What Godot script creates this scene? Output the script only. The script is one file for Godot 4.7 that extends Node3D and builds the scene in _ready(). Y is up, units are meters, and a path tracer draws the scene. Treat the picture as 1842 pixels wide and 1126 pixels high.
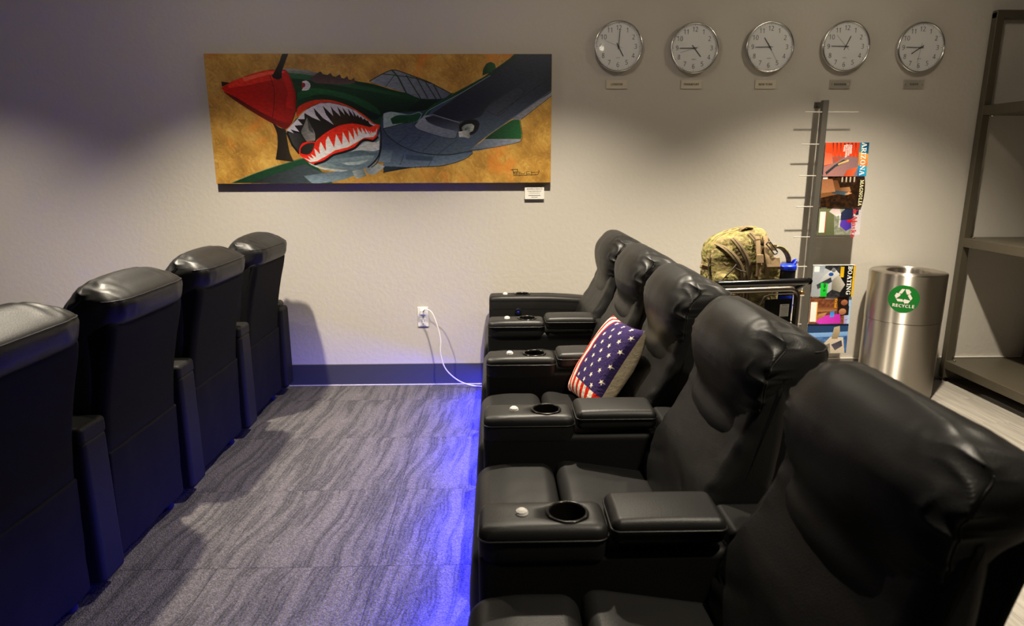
extends Node3D
# Lounge with two rows of black recliners; rear wall is the plane z = 0, the camera stands at z = 4.32.

const SEAT := 0.686            # spacing of the seats in a row
const ROW_R := Vector3(0.0, 0.0, 0.136)
const ROW_L := Vector3(-2.12, 0.0, 0.15)
var taken := {}
var rng := RandomNumberGenerator.new()
var M := {}

# ------------------------------------------------------------------ geometry collector
class Geo:
	var v := PackedVector3Array()
	var n := PackedVector3Array()
	var uv := PackedVector2Array()
	var t := PackedInt32Array()

	# adds a closed or open patch; turns the triangles outwards and smooths the normals
	func patch(pv: PackedVector3Array, pt: PackedInt32Array, puv := PackedVector2Array(), flat := false, orient := true) -> void:
		var vol := 0.0
		if orient:
			var c := Vector3.ZERO
			for p in pv: c += p
			c /= maxf(1.0, pv.size())
			for i in range(0, pt.size(), 3):
				vol += (pv[pt[i]] - c).dot((pv[pt[i + 1]] - c).cross(pv[pt[i + 2]] - c))
		var flip := vol > 0.0
		var vv := pv
		var tt := pt
		var uu := puv
		if flat:
			vv = PackedVector3Array(); tt = PackedInt32Array(); uu = PackedVector2Array()
			for i in pt.size():
				vv.append(pv[pt[i]]); tt.append(i)
				if puv.size(): uu.append(puv[pt[i]])
		var nn := PackedVector3Array()
		nn.resize(vv.size())
		var base := v.size()
		for i in range(0, tt.size(), 3):
			var a := tt[i]
			var b := tt[i + 2] if flip else tt[i + 1]
			var c2 := tt[i + 1] if flip else tt[i + 2]
			var fn := (vv[c2] - vv[a]).cross(vv[b] - vv[a])
			nn[a] += fn; nn[b] += fn; nn[c2] += fn
			t.append(base + a); t.append(base + b); t.append(base + c2)
		for i in vv.size():
			v.append(vv[i])
			n.append(nn[i].normalized() if nn[i].length_squared() > 1e-20 else Vector3.UP)
			uv.append(uu[i] if uu.size() else Vector2.ZERO)

	# rings of equal size joined to a skin; closed rings, flat or pointed caps
	func rings(r: Array, cap0 := true, cap1 := true, u_scale := 1.0) -> void:
		var k: int = r[0].size()
		var pv := PackedVector3Array()
		var puv := PackedVector2Array()
		var pt := PackedInt32Array()
		for i in r.size():
			for j in k:
				pv.append(r[i][j])
				puv.append(Vector2(float(j) / k * u_scale, float(i) / maxf(1.0, r.size() - 1)))
		for i in r.size() - 1:
			for j in k:
				var a := i * k + j
				var b := i * k + (j + 1) % k
				pt.append_array([a, b, a + k, b, b + k, a + k])
		for e in 2:
			if (e == 0 and not cap0) or (e == 1 and not cap1): continue
			var ring: PackedVector3Array = r[0] if e == 0 else r[r.size() - 1]
			var c := Vector3.ZERO
			for p in ring: c += p
			var ci := pv.size()
			pv.append(c / k); puv.append(Vector2(0.5, 0.5))
			var off := 0 if e == 0 else (r.size() - 1) * k
			for j in k:
				var a := off + j
				var b := off + (j + 1) % k
				if e == 0: pt.append_array([b, a, ci])
				else: pt.append_array([a, b, ci])
		patch(pv, pt, puv)

	func rbox(c: Vector3, size: Vector3, r := 0.01, seg := 3, basis := Basis.IDENTITY, sub := 1) -> void:
		var h := size * 0.5
		r = minf(r, minf(h.x, minf(h.y, h.z)) * 0.98)
		var lines := []
		for ax in 3:
			var l := PackedFloat32Array()
			for i in seg + 1: l.append(-h[ax] + r * (1.0 - tan(PI / 4 * (1.0 - float(i) / seg))))
			for i in range(1, sub): l.append(lerpf(-h[ax] + r, h[ax] - r, float(i) / sub))
			for i in seg + 1: l.append(h[ax] - r + r * tan(PI / 4 * float(i) / seg))
			lines.append(l)
		for ax in 3:
			var ua := (ax + 1) % 3
			var va := (ax + 2) % 3
			for s in [-1.0, 1.0]:
				var base := v.size()
				var lu: PackedFloat32Array = lines[ua]
				var lv: PackedFloat32Array = lines[va]
				for a in lu.size():
					for b in lv.size():
						var p := Vector3.ZERO
						p[ax] = s * h[ax]; p[ua] = lu[a]; p[va] = lv[b]
						var q := Vector3(clampf(p.x, -h.x + r, h.x - r), clampf(p.y, -h.y + r, h.y - r), clampf(p.z, -h.z + r, h.z - r))
						var d := (p - q).normalized()
						v.append(c + basis * (q + d * r)); n.append((basis * d).normalized())
						uv.append(Vector2((p[ua] + h[ua]) / size[ua], (p[va] + h[va]) / size[va]))
				var w := lv.size()
				for a in lu.size() - 1:
					for b in w - 1:
						var i := base + a * w + b
						if s > 0: t.append_array([i, i + 1, i + w, i + 1, i + w + 1, i + w])
						else: t.append_array([i, i + w, i + 1, i + 1, i + w, i + w + 1])

	func tube(path: PackedVector3Array, rad: float, sides := 8, close := false, flat_y := 1.0) -> void:
		var r := []
		var m := path.size()
		var up := Vector3.UP
		var d0 := (path[1] - path[0]).normalized()
		if absf(d0.dot(up)) > 0.9: up = Vector3.RIGHT
		for i in m:
			var a := path[(i - 1 + m) % m] if close else path[maxi(i - 1, 0)]
			var b := path[(i + 1) % m] if close else path[mini(i + 1, m - 1)]
			var d := (b - a).normalized()
			var s := d.cross(up).normalized()
			up = s.cross(d).normalized()
			var ring := PackedVector3Array()
			for j in sides:
				var q := TAU * j / sides
				ring.append(path[i] + (s * cos(q) + up * sin(q) * flat_y) * rad)
			r.append(ring)
		if close: r.append(r[0])
		rings(r, not close, not close)

	func lathe(prof: Array, c := Vector3.ZERO, seg := 24, basis := Basis.IDENTITY, cap0 := true, cap1 := true) -> void:
		var r := []
		for p in prof:
			var ring := PackedVector3Array()
			for j in seg:
				var q := TAU * j / seg
				ring.append(c + basis * Vector3(cos(q) * p[0], p[1], sin(q) * p[0]))
			r.append(ring)
		rings(r, cap0, cap1)

	# flat outline in x, y pushed out along z by depth (front face at +depth), sharp edges
	func prism(pts: PackedVector2Array, depth: float, xf := Transform3D.IDENTITY) -> void:
		var tri := Geometry2D.triangulate_polygon(pts)
		var k := pts.size()
		var pv := PackedVector3Array()
		for s in 2:
			for p in pts: pv.append(xf * Vector3(p.x, p.y, depth * s))
		var pt := PackedInt32Array()
		for i in range(0, tri.size(), 3):
			pt.append_array([tri[i], tri[i + 1], tri[i + 2], tri[i] + k, tri[i + 2] + k, tri[i + 1] + k])
		var cw := Geometry2D.is_polygon_clockwise(pts)
		var tw := 0.0
		if tri.size():
			tw = (pts[tri[1]] - pts[tri[0]]).cross(pts[tri[2]] - pts[tri[0]])
		for j in k:
			var a := j
			var b := (j + 1) % k
			# wall wound so that it agrees with the back face (tri order)
			var area := 0.0
			for q in k: area += pts[q].cross(pts[(q + 1) % k])
			if (area > 0) == (tw > 0): pt.append_array([b, a, a + k, b, a + k, b + k])
			else: pt.append_array([a, b, a + k, b, b + k, a + k])
		patch(pv, pt, PackedVector2Array(), true)

	func quad(a: Vector3, b: Vector3, c: Vector3, d: Vector3) -> void:
		# a top left, b top right, c bottom right, d bottom left, seen from the front
		var base := v.size()
		var nn := (b - a).cross(d - a).normalized() * -1.0
		for p in [a, b, c, d]: v.append(p); n.append(nn)
		uv.append_array([Vector2(0, 0), Vector2(1, 0), Vector2(1, 1), Vector2(0, 1)])
		t.append_array([base, base + 1, base + 2, base, base + 2, base + 3])

	func renormal() -> void:
		# after a deformation: recompute smooth normals, welding equal places
		var at := {}
		var acc := PackedVector3Array()
		var id := PackedInt32Array()
		for p in v:
			var key := Vector3i((p * 20000.0).round())
			if not at.has(key):
				at[key] = acc.size(); acc.append(Vector3.ZERO)
			id.append(at[key])
		for i in range(0, t.size(), 3):
			var f := (v[t[i + 2]] - v[t[i]]).cross(v[t[i + 1]] - v[t[i]])
			for k in 3: acc[id[t[i + k]]] += f
		for i in v.size(): n[i] = acc[id[i]].normalized()

	func mesh() -> ArrayMesh:
		var a := []
		a.resize(Mesh.ARRAY_MAX)
		a[Mesh.ARRAY_VERTEX] = v; a[Mesh.ARRAY_NORMAL] = n; a[Mesh.ARRAY_TEX_UV] = uv; a[Mesh.ARRAY_INDEX] = t
		var m := ArrayMesh.new()
		m.add_surface_from_arrays(Mesh.PRIMITIVE_TRIANGLES, a)
		return m

# ------------------------------------------------------------------ nodes
func numbered(called: String) -> String:
	if not taken.has(called):
		taken[called] = 0
		return called
	taken[called] += 1
	return "%s_%03d" % [called, taken[called]]

func tag(o: Node, label: String, category: String, group := "", kind := "") -> Node:
	o.set_meta("label", label); o.set_meta("category", category)
	if group: o.set_meta("group", group)
	if kind: o.set_meta("kind", kind)
	return o

func thing(called: String, label: String, category: String, at := Vector3.ZERO, turn := 0.0, group := "", kind := "") -> Node3D:
	var o := Node3D.new()
	o.name = numbered(called)
	add_child(o)
	o.position = at; o.rotation.y = turn
	tag(o, label, category, group, kind)
	return o

func part(g, called: String, mat: Material, parent: Node, at := Vector3.ZERO, label := "") -> MeshInstance3D:
	var o := MeshInstance3D.new()
	o.mesh = g.mesh() if g is Geo else g
	o.material_override = mat
	o.name = called
	o.position = at
	parent.add_child(o, true)
	if label: o.set_meta("label", label)
	return o

func word(s: String, cap: float, called: String, mat: Material, parent: Node, xf: Transform3D, font := "Droid Sans", weight := 400, depth := 0.0006, stretch := 1.0) -> MeshInstance3D:
	var f := SystemFont.new()
	f.font_names = PackedStringArray([font]); f.font_weight = weight
	var tm := TextMesh.new()
	tm.text = s; tm.font = f; tm.font_size = 32; tm.pixel_size = cap / (32.0 * 0.714); tm.depth = depth; tm.curve_step = 2.0
	var o := part(tm, called, mat, parent)
	o.transform = xf * Transform3D(Basis.from_scale(Vector3(stretch, 1, 1)), Vector3.ZERO)
	return o

# ------------------------------------------------------------------ materials
func mat(c: Color, rough := 0.6, metal := 0.0, spec := 0.5) -> StandardMaterial3D:
	var m := StandardMaterial3D.new()
	m.albedo_color = c; m.roughness = rough; m.metallic = metal; m.metallic_specular = spec
	return m

func noise(kind: int, freq: float, sd: int, oct := 3) -> FastNoiseLite:
	var f := FastNoiseLite.new()
	f.noise_type = kind; f.frequency = freq; f.seed = sd
	f.fractal_octaves = oct
	if oct <= 1: f.fractal_type = FastNoiseLite.FRACTAL_NONE
	return f

func normal_tex(f: FastNoiseLite, size: int, strength: float) -> ImageTexture:
	var im := f.get_seamless_image(size, size)
	im.convert(Image.FORMAT_RGBA8)
	im.bump_map_to_normal_map(strength)
	return ImageTexture.create_from_image(im)

func bumped(m: StandardMaterial3D, tex: Texture2D, tiles: float, amount: float, world := false) -> StandardMaterial3D:
	m.normal_enabled = true; m.normal_texture = tex; m.normal_scale = amount
	m.uv1_triplanar = true; m.uv1_world_triplanar = world; m.uv1_scale = Vector3.ONE * tiles
	return m

func textured(img: Image, rough := 0.6, spec := 0.5) -> StandardMaterial3D:
	var m := mat(Color.WHITE, rough, 0.0, spec)
	m.albedo_texture = ImageTexture.create_from_image(img)
	return m

func make_materials() -> void:
	var grain := normal_tex(noise(FastNoiseLite.TYPE_CELLULAR, 0.06, 3, 2), 256, 6.0)
	var soft := normal_tex(noise(FastNoiseLite.TYPE_SIMPLEX_SMOOTH, 0.02, 5, 3), 256, 10.0)
	var weave := normal_tex(noise(FastNoiseLite.TYPE_VALUE, 0.25, 8, 1), 256, 8.0)
	M.pile = normal_tex(noise(FastNoiseLite.TYPE_VALUE, 0.45, 9, 1), 512, 6.0)
	M.grain = grain; M.soft = soft; M.weave = weave
	M.leather = bumped(mat(Color(0.105, 0.104, 0.103), 0.45, 0.0, 0.4), grain, 16.0, 0.16)
	M.leather_soft = bumped(mat(Color(0.102, 0.101, 0.100), 0.44, 0.0, 0.4), grain, 14.0, 0.15)
	M.arm_vinyl = bumped(mat(Color(0.095, 0.094, 0.094), 0.55, 0.0, 0.28), grain, 16.0, 0.16)
	M.back_cloth = bumped(mat(Color(0.080, 0.078, 0.084), 0.8, 0.0, 0.2), grain, 24.0, 0.25)
	M.piping = mat(Color(0.12, 0.118, 0.115), 0.45)
	M.stitch = mat(Color(0.10, 0.098, 0.095), 0.7)
	M.base_black = mat(Color(0.09, 0.09, 0.095), 0.7)
	M.gloss_black = mat(Color(0.06, 0.06, 0.062), 0.12, 0.0, 0.6)
	M.cup_ring = mat(Color(0.20, 0.195, 0.19), 0.22, 0.85)
	M.chrome = mat(Color(0.78, 0.77, 0.75), 0.14, 1.0)
	M.crystal = mat(Color(0.95, 0.94, 0.92), 0.06, 0.25, 0.9)
	M.wall = bumped(mat(Color(0.755, 0.735, 0.700), 0.85, 0.0, 0.3), normal_tex(noise(FastNoiseLite.TYPE_SIMPLEX_SMOOTH, 0.035, 11, 4), 512, 5.0), 1.4, 0.12, true)
	M.ceiling = mat(Color(0.70, 0.69, 0.68), 0.9)
	M.far_wall = mat(Color(0.36, 0.355, 0.36), 0.9)
	M.dark_base = mat(Color(0.235, 0.238, 0.262), 0.55)
	M.tile_base = mat(Color(0.50, 0.485, 0.455), 0.5)
	M.metal_trim = mat(Color(0.86, 0.84, 0.80), 0.35, 0.15)
	M.white_plastic = mat(Color(0.90, 0.895, 0.885), 0.35)
	M.slot = mat(Color(0.08, 0.08, 0.09), 0.7)
	M.steel = mat(Color(0.80, 0.775, 0.735), 0.30, 1.0)
	M.steel.roughness = 0.40; M.steel.anisotropy_enabled = true; M.steel.anisotropy = 1.0
	M.shelf_paint = bumped(mat(Color(0.33, 0.305, 0.255), 0.45, 0.3, 0.5), soft, 3.0, 0.05)
	M.pole = mat(Color(0.37, 0.355, 0.33), 0.4, 0.35)
	M.pin = mat(Color(0.82, 0.80, 0.77), 0.3, 0.3)
	M.ink = mat(Color(0.07, 0.07, 0.075), 0.6)
	M.clock_face = mat(Color(0.89, 0.895, 0.90), 0.6)
	M.clock_rim = mat(Color(0.82, 0.81, 0.80), 0.18, 0.9)
	var g := mat(Color(1, 1, 1, 0.06), 0.03, 0.0, 0.5)
	g.transparency = BaseMaterial3D.TRANSPARENCY_ALPHA
	M.pane = g
	M.plate = mat(Color(0.75, 0.73, 0.69), 0.32, 0.5)
	M.plate_cream = mat(Color(0.80, 0.765, 0.69), 0.4)
	M.paper = mat(Color(0.90, 0.89, 0.86), 0.7)

# ------------------------------------------------------------------ small image painter
func fill_poly(im: Image, pts: PackedVector2Array, c0: Color, c1: Color, ang := 0.0, mottled: FastNoiseLite = null, amount := 0.0) -> void:
	var lo := pts[0]
	var hi := pts[0]
	for p in pts:
		lo = lo.min(p); hi = hi.max(p)
	var d := Vector2(cos(deg_to_rad(ang)), sin(deg_to_rad(ang)))
	var a0 := INF
	var a1 := -INF
	for p in pts:
		a0 = minf(a0, p.dot(d)); a1 = maxf(a1, p.dot(d))
	var k := pts.size()
	var w := im.get_width()
	for y in range(maxi(0, int(lo.y)), mini(im.get_height(), int(hi.y) + 1)):
		var xs := PackedFloat32Array()
		var yy := y + 0.5
		for i in k:
			var p := pts[i]
			var q := pts[(i + 1) % k]
			if (p.y <= yy) != (q.y <= yy):
				xs.append(p.x + (yy - p.y) / (q.y - p.y) * (q.x - p.x))
		xs.sort()
		for i in range(0, xs.size() - 1, 2):
			for x in range(maxi(0, int(round(xs[i]))), mini(w, int(round(xs[i + 1])))):
				var f := clampf((Vector2(x, y).dot(d) - a0) / maxf(1.0, a1 - a0), 0.0, 1.0)
				var c := c0.lerp(c1, f)
				if mottled:
					var s := 1.0 + amount * mottled.get_noise_2d(x * 2.0, y * 5.0)
					c = Color(c.r * s, c.g * s, c.b * s)
				im.set_pixel(x, y, c)

func stroke(im: Image, pts: PackedVector2Array, c: Color, w: float) -> void:
	for i in pts.size() - 1:
		var a := pts[i]
		var b := pts[i + 1]
		var s := (b - a).orthogonal().normalized() * w * 0.5
		var e := (b - a).normalized() * w * 0.3
		fill_poly(im, PackedVector2Array([a + s - e, b + s + e, b - s + e, a - s - e]), c, c)

func oval(c: Vector2, rx: float, ry: float, k := 24) -> PackedVector2Array:
	var o := PackedVector2Array()
	for i in k: o.append(c + Vector2(cos(TAU * i / k) * rx, sin(TAU * i / k) * ry))
	return o

func V(a: Array) -> PackedVector2Array:
	var o := PackedVector2Array()
	for i in range(0, a.size(), 2): o.append(Vector2(a[i], a[i + 1]))
	return o
# ------------------------------------------------------------------ the print on the canvas: outlines in a 1000 x 366 field
const ART := [
	["p",[44,364,122,335,191,313,265,292,311,327,345,366],"0d2a1c","1c4a30",0],
	["p",[101,365,152,346,214,327,263,310,299,327,346,339,383,333,358,357,308,365],"1b2024","4a5a66",0],
	["l",[44,364,122,334,191,312,271,291],"4f7a5c","4f7a5c",3],
	["p",[261,344,347,333,408,327,426,336,382,354,314,365,284,365],"56697a","7a90a2",90],
	["p",[465,175,628,149,740,245,767,275,654,289,496,280,462,227],"2a3546","46546a",90],
	["p",[502,247,544,254,606,278,662,284,726,279,765,274,765,282,747,292,718,304,669,315,587,320,541,325,498,335],"34435a","6d7f96",90],
	["p",[499,316,545,318,587,320,498,335],"22303a","22303a",90],
	["p",[801,238,840,211,885,184,906,184,912,221,910,238],"0b2a16","1d5a32",0],
	["p",[751,272,790,248,804,238,910,239,907,246,882,252,839,260,783,272],"4a5468","848ca0",0],
	["l",[751,272,839,261,885,252,907,246,914,235,912,207,908,184],"0c120e","0c120e",2],
	["p",[882,180,1000,97,1000,115,910,182],"6a6e80","8c8ea0",0],
	["l",[910,183,1000,116],"15151c","15151c",2],
	["p",[177,44,230,40,283,44,329,54,434,75,481,83,540,100,587,110,616,123,658,123,695,110,713,107,633,154,549,164,504,170,493,201,475,204,416,186,311,146,253,169,243,106,235,55],"0a2c18","103e22",90],
	["p",[242,117,313,120,395,140,476,183,501,172,597,152,598,129,480,111,362,92,256,89],"0c3a1e","08140f",90],
	["p",[174,45,230,40,286,44,329,55,305,64,258,62,229,52],"8d8f93","4a5250",90],
	["p",[616,124,658,123,704,110,633,154,573,158],"0a2a16","051009",90],
	["p",[259,128,325,111,407,128,465,157,495,170,495,157,455,129,385,105,303,94,259,107],"175a30","0e3c20",90],
	["p",[235,52,282,56,363,72,457,89,539,107,575,117,539,114,456,100,362,84,281,70,240,66],"1d5a36","134426",0],
	["p",[296,69,329,48,342,61,359,52,367,66,385,56,392,71,406,61,412,75,426,65,428,80,398,84,316,80],"2c2022","5a4448",90],
	["p",[470,75,536,44,595,60,648,80,705,109,682,123,616,123,575,107,516,90],"7d8798","50586a",0],
	["l",[536,44,553,63,575,107],"12301c","12301c",7],
	["l",[509,55,559,60,600,66,647,81],"1a2a24","1a2a24",4],
	["l",[516,90,541,60],"1a2a24","1a2a24",3],
	["l",[577,59,616,122],"16201c","16201c",5],
	["l",[606,65,637,122],"16201c","16201c",5],
	["l",[630,74,661,123],"16201c","16201c",5],
	["l",[656,86,676,123],"16201c","16201c",5],
	["l",[470,75,536,44,595,60,648,80,705,109],"0c1810","0c1810",4],
	["p",[798,59,801,41,810,27,822,22,834,27,837,37,832,51,813,54],"0a2a14","2a5a38",0],
	["p",[620,168,663,140,729,110,820,58,906,0,1001,0,1002,100,959,130,882,182,804,234,747,275,698,282,641,281,589,271,544,251,517,227,504,207,518,200,574,190,598,197],"46566a","232838",-60],
	["p",[854,28,906,0,1001,0,1001,35,923,77,819,137,791,173,728,187,644,168,729,114],"1c2230","2a3142",-30],
	["p",[801,153,837,127,896,92,924,102,847,171],"3a3f50","323746",0],
	["l",[801,153,896,92,924,102,847,171,801,153],"181c26","181c26",2],
	["l",[840,167,875,143,1000,64],"141824","141824",2],
	["l",[811,228,1002,100],"5a6478","5a6478",4],
	["p",[595,200,620,168,652,140,750,90,847,38,892,0,909,0,834,51,729,111,652,153,637,168,616,187,605,193],"16402a","0e2c1a",0],
	["l",[620,183,638,157,729,111,820,59],"8ea0ac","8ea0ac",3],
	["p",[506,166,527,160,551,163,582,168,610,160,620,167,613,183,595,193,567,191,539,200,504,207],"9fb2b8","6f8a90",0],
	["p",[526,180,547,170,585,169,610,163,617,168,602,188,567,191,532,195],"0f3a20","174a2a",0],
	["l",[504,207,525,203,567,192,599,191,613,183,620,168],"0c140f","0c140f",3],
	["p",[596,200,623,173,651,173,728,195,722,217,716,234,699,236,657,226,608,210],"8f97a8","5a6578",60],
	["p",[627,177,651,173,728,192,724,217,671,204,637,190],"20242c","4a5468",90],
	["l",[623,173,651,168,728,191],"9aa2b2","9aa2b2",3],
	["l",[596,200,608,211,657,227,699,236,716,235,724,217],"12161c","12161c",2],
	["l",[544,251,573,227],"18202c","18202c",2],
	["l",[577,263,611,232],"18202c","18202c",2],
	["l",[617,273,660,237],"18202c","18202c",2],
	["l",[662,281,723,238],"18202c","18202c",2],
	["l",[504,210,517,229,544,251,589,272,641,282,698,283,747,275,765,274],"0c1018","0c1018",4],
	["l",[548,313,562,282],"1c2836","1c2836",2],
	["l",[633,315,652,285],"1c2836","1c2836",2],
	["p",[567,282,645,289,641,301,567,297],"3c4c60","33445a",0],
	["l",[498,335,544,325,587,320,669,316,718,305,750,292,766,278],"0a0e14","0a0e14",3],
	["p",[727,200,742,187,763,182,780,184,788,194,783,211,769,224,748,227,731,221],"0a0a0c","16161a",0],
	["p",[735,205,745,197,763,194,772,200,768,214,752,221,738,217],"5f686c","9aa4a6",0],
	["p",[743,209,752,202,761,205,757,217,748,219],"39404a","7b858a",0],
	["p",[725,217,745,214,757,210,759,233,753,236,744,233,727,232],"b4b8ba","6a7074",0],
	["p",[277,304,296,311,321,303,352,285,392,270,429,246,447,238,472,242,486,230,495,213,494,242,488,276,474,302,456,317,424,327,372,325,324,319,294,310],"8296a2","5a6e7c",60],
	["p",[405,274,442,249,459,244,481,247,490,240,489,268,471,272,436,270,409,280],"a9b2bb","ccd0d6",0],
	["p",[307,308,352,289,396,276,432,270,462,276,484,274,474,298,447,306,373,306],"465a68","6a808e",90],
	["p",[276,304,294,312,324,320,372,326,394,328,371,332,319,325,285,312],"c3ccd4","8ea0ae",0],
	["p",[405,330,439,324,447,344,416,354],"98a4aa","5e6c74",0],
	["p",[445,325,470,304,503,317,471,341,450,337],"6e7a82","a8b0b4",0],
	["p",[490,268,529,271,519,304,479,303],"4e6070","74889a",90],
	["l",[495,221,495,262,482,304,463,319],"0c1014","0c1014",4],
	["l",[495,204,495,242,488,281,472,304,453,319],"10141a","10141a",8],
	["p",[351,297,396,291,440,285,473,285,461,304,425,317,372,317,342,308],"7e939f","566a78",90],
	["p",[373,306,417,303,457,296,438,308,399,313],"a4b4be","8ea0ac",0],
	["p",[220,218,235,200,251,179,278,164,305,150,331,138,362,136,395,144,435,165,473,194,474,203,444,200,414,194,379,200,348,213,321,229,303,244,296,276,274,283,257,280,250,277,233,254],"0d0b0b","241c16",0],
	["p",[352,158,381,165,424,175,473,196,470,202,434,196,401,196,371,200,354,194],"33240f","1c140a",0],
	["p",[222,220,257,221,272,246,261,255,253,276,233,254],"3c3c40","1a1a1c",0],
	["p",[282,175,291,196,302,221,301,242,277,244,269,233,262,217,272,196],"5a5a5e","8a8a8c",0],
	["p",[282,175,285,212,300,221,293,200],"3c3c40","4a4a4c",0],
	["l",[221,221,233,254,251,278],"0a0a0a","0a0a0a",10],
	["p",[256,150,271,139,298,129,324,126,351,127,379,133,415,148,446,167,477,192,494,197,491,210,475,200,452,178,414,151,383,140,351,134,323,136,297,145,270,160,254,175,252,169],"c02a10","e2451c",0],
	["t",[219,213,239,194,256,177,274,160,297,146,323,136,351,135,374,139,400,146,425,158,450,177,473,194,488,200,475,200,467,196,464,194,460,185,455,185,450,179,445,182,440,173,435,177,430,168,427,174,422,166,415,155,420,174,408,158,403,151,408,173,395,158,387,148,393,169,380,155,372,145,380,173,360,154,353,143,359,172,343,156,330,143,338,167,359,197,329,178,315,162,303,149,308,169,321,186,295,175,275,163,275,181,254,181,268,197,244,199,257,217,232,210,241,221],"c9c4d6","d6d2dc",0],
	["p",[252,280,254,263,263,250,281,244,303,245,317,231,348,211,379,198,412,193,440,197,461,203,475,200,488,196,494,199,487,213,482,234,472,242,451,238,435,244,415,261,388,272,352,282,325,299,296,310,277,303,262,291],"d81e0c","f23a18",30],
	["p",[256,278,258,263,272,252,289,248,300,249,295,263,287,276,274,282],"1a1613","2e2a26",0],
	["t",[263,290,283,304,303,301,330,287,358,270,397,261,427,245,445,234,473,232,482,223,487,202,479,219,476,215,473,221,466,213,469,225,458,210,465,226,449,206,454,225,439,204,440,222,443,225,427,203,428,232,415,205,417,241,401,212,402,251,384,216,380,254,364,222,356,261,340,228,332,242,331,272,317,244,311,263,313,280,297,264,299,280,301,290,286,280,293,294,276,285,284,298],"e4e2de","efece8",0],
	["l",[296,310,325,301,352,284,388,274,417,263,437,245,451,240,472,243,486,232],"0c0c0c","0c0c0c",12],
	["p",[41,94,69,78,130,56,177,45,230,44,245,72,255,117,251,157,236,192,217,209,177,191,120,157,70,123],"b81408","8c0d06",20],
	["p",[69,79,129,57,177,46,229,45,240,66,187,72,115,86,61,94],"d8301e","c4200f",0],
	["p",[46,103,70,123,120,157,177,191,217,209,236,192,201,186,138,154,82,120],"4a0a08","6e0c06",0],
	["l",[180,51,189,77,193,106,188,146,181,177],"3a0806","3a0806",3],
	["l",[255,117,251,157,236,192],"3a0806","3a0806",3],
	["p",[43,76,66,79,53,86,44,90],"1c1008","1c1008",90],
	["p",[105,66,177,49,224,48,229,55,176,58,110,75],"e8604a","e04a34",0],
	["p",[206,55,233,49,242,77,248,117,244,151,222,146,231,106,222,72],"c81c0e","a81208",0],
	["p",[275,76,287,73,297,80,298,90,291,99,280,101,272,100,277,90],"d8d4de","cfcad6",0],
	["p",[274,80,281,79,284,85,280,92,273,92],"a01410","7a0c0a",0],
	["p",[191,60,201,44,214,22,225,-1,242,-1,231,22,219,49,218,66,205,70,193,66],"0c0a08","1e1814",0],
	["p",[189,58,206,52,218,59,210,68,194,67],"060504","060504",90],
	["p",[180,190,199,204,217,210,220,244,225,279,235,303,210,300,181,296,190,256,191,221],"14100c","2c241a",0],
	["l",[880,328,900,326,899,335,888,334,891,345,960,342,965,330],"14120e","14120e",3],
	["l",[885,327,888,335,896,342],"14120e","14120e",3],
	["l",[897,335,907,335,906,340,897,340,897,335],"14120e","14120e",2],
	["l",[910,335,911,340,921,340,922,334],"14120e","14120e",2],
	["l",[937,333,927,334,927,340,938,340],"14120e","14120e",2],
	["l",[942,333,943,340],"14120e","14120e",2],
	["l",[942,336,962,335],"14120e","14120e",2],
]
# ------------------------------------------------------------------ scene
func _ready() -> void:
	rng.seed = 7
	# camera
	var cam := Camera3D.new()
	cam.name = "camera"
	cam.position = Vector3(0, 1.4833, 4.32)
	cam.rotation_degrees = Vector3(-12.8253, -1.3814, -0.1602)
	cam.fov = rad_to_deg(2.0 * atan(563.0 / 1176.9))
	var lens := CameraAttributesPhysical.new()
	lens.frustum_focal_length = 12.0 / (563.0 / 1176.9)
	lens.exposure_aperture = 4.0
	lens.frustum_focus_distance = 3.0
	lens.frustum_near = 0.05; lens.frustum_far = 100.0
	cam.attributes = lens
	cam.near = 0.05
	add_child(cam)
	cam.current = true
	# environment: a closed room, no sky
	var we := WorldEnvironment.new()
	var e := Environment.new()
	e.background_mode = Environment.BG_COLOR
	e.background_color = Color(0, 0, 0)
	e.tonemap_mode = Environment.TONE_MAPPER_LINEAR
	e.tonemap_exposure = 1.0
	e.sdfgi_enabled = true; e.ssao_enabled = true; e.ssil_enabled = true
	we.environment = e
	add_child(we)
	make_materials()
	build_room()
	downlight(Vector3(2.08, 2.76, 1.15), 1.12, "round recessed ceiling downlight in front of the magazine rack")
	downlight(Vector3(0.30, 2.76, 1.15), 1.0, "round recessed ceiling downlight between canvas and clocks")
	downlight(Vector3(-1.48, 2.76, 1.15), 1.0, "round recessed ceiling downlight above the recliners seen from behind")
	downlight(Vector3(-3.26, 2.76, 1.15), 0.42, "dimmer recessed ceiling downlight beyond the recliners seen from behind")
	downlight(Vector3(1.0, 2.76, 3.3), 0.38, "recessed ceiling downlight behind the row with the pillow")
	build_rows()
	build_painting()
	build_clocks()
	build_rack()
	build_bin()
	build_shelf()
	build_cart()
	build_backpack()
	build_bottle()
	build_pillow()
	build_outlet()

func slab(called: String, lo: Vector3, hi: Vector3, m: Material, label: String, cat: String) -> MeshInstance3D:
	var g := Geo.new()
	g.rbox((lo + hi) / 2, hi - lo, 0.002, 1)
	var o := part(g, numbered(called), m, self)
	tag(o, label, cat, "", "structure")
	return o

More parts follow.
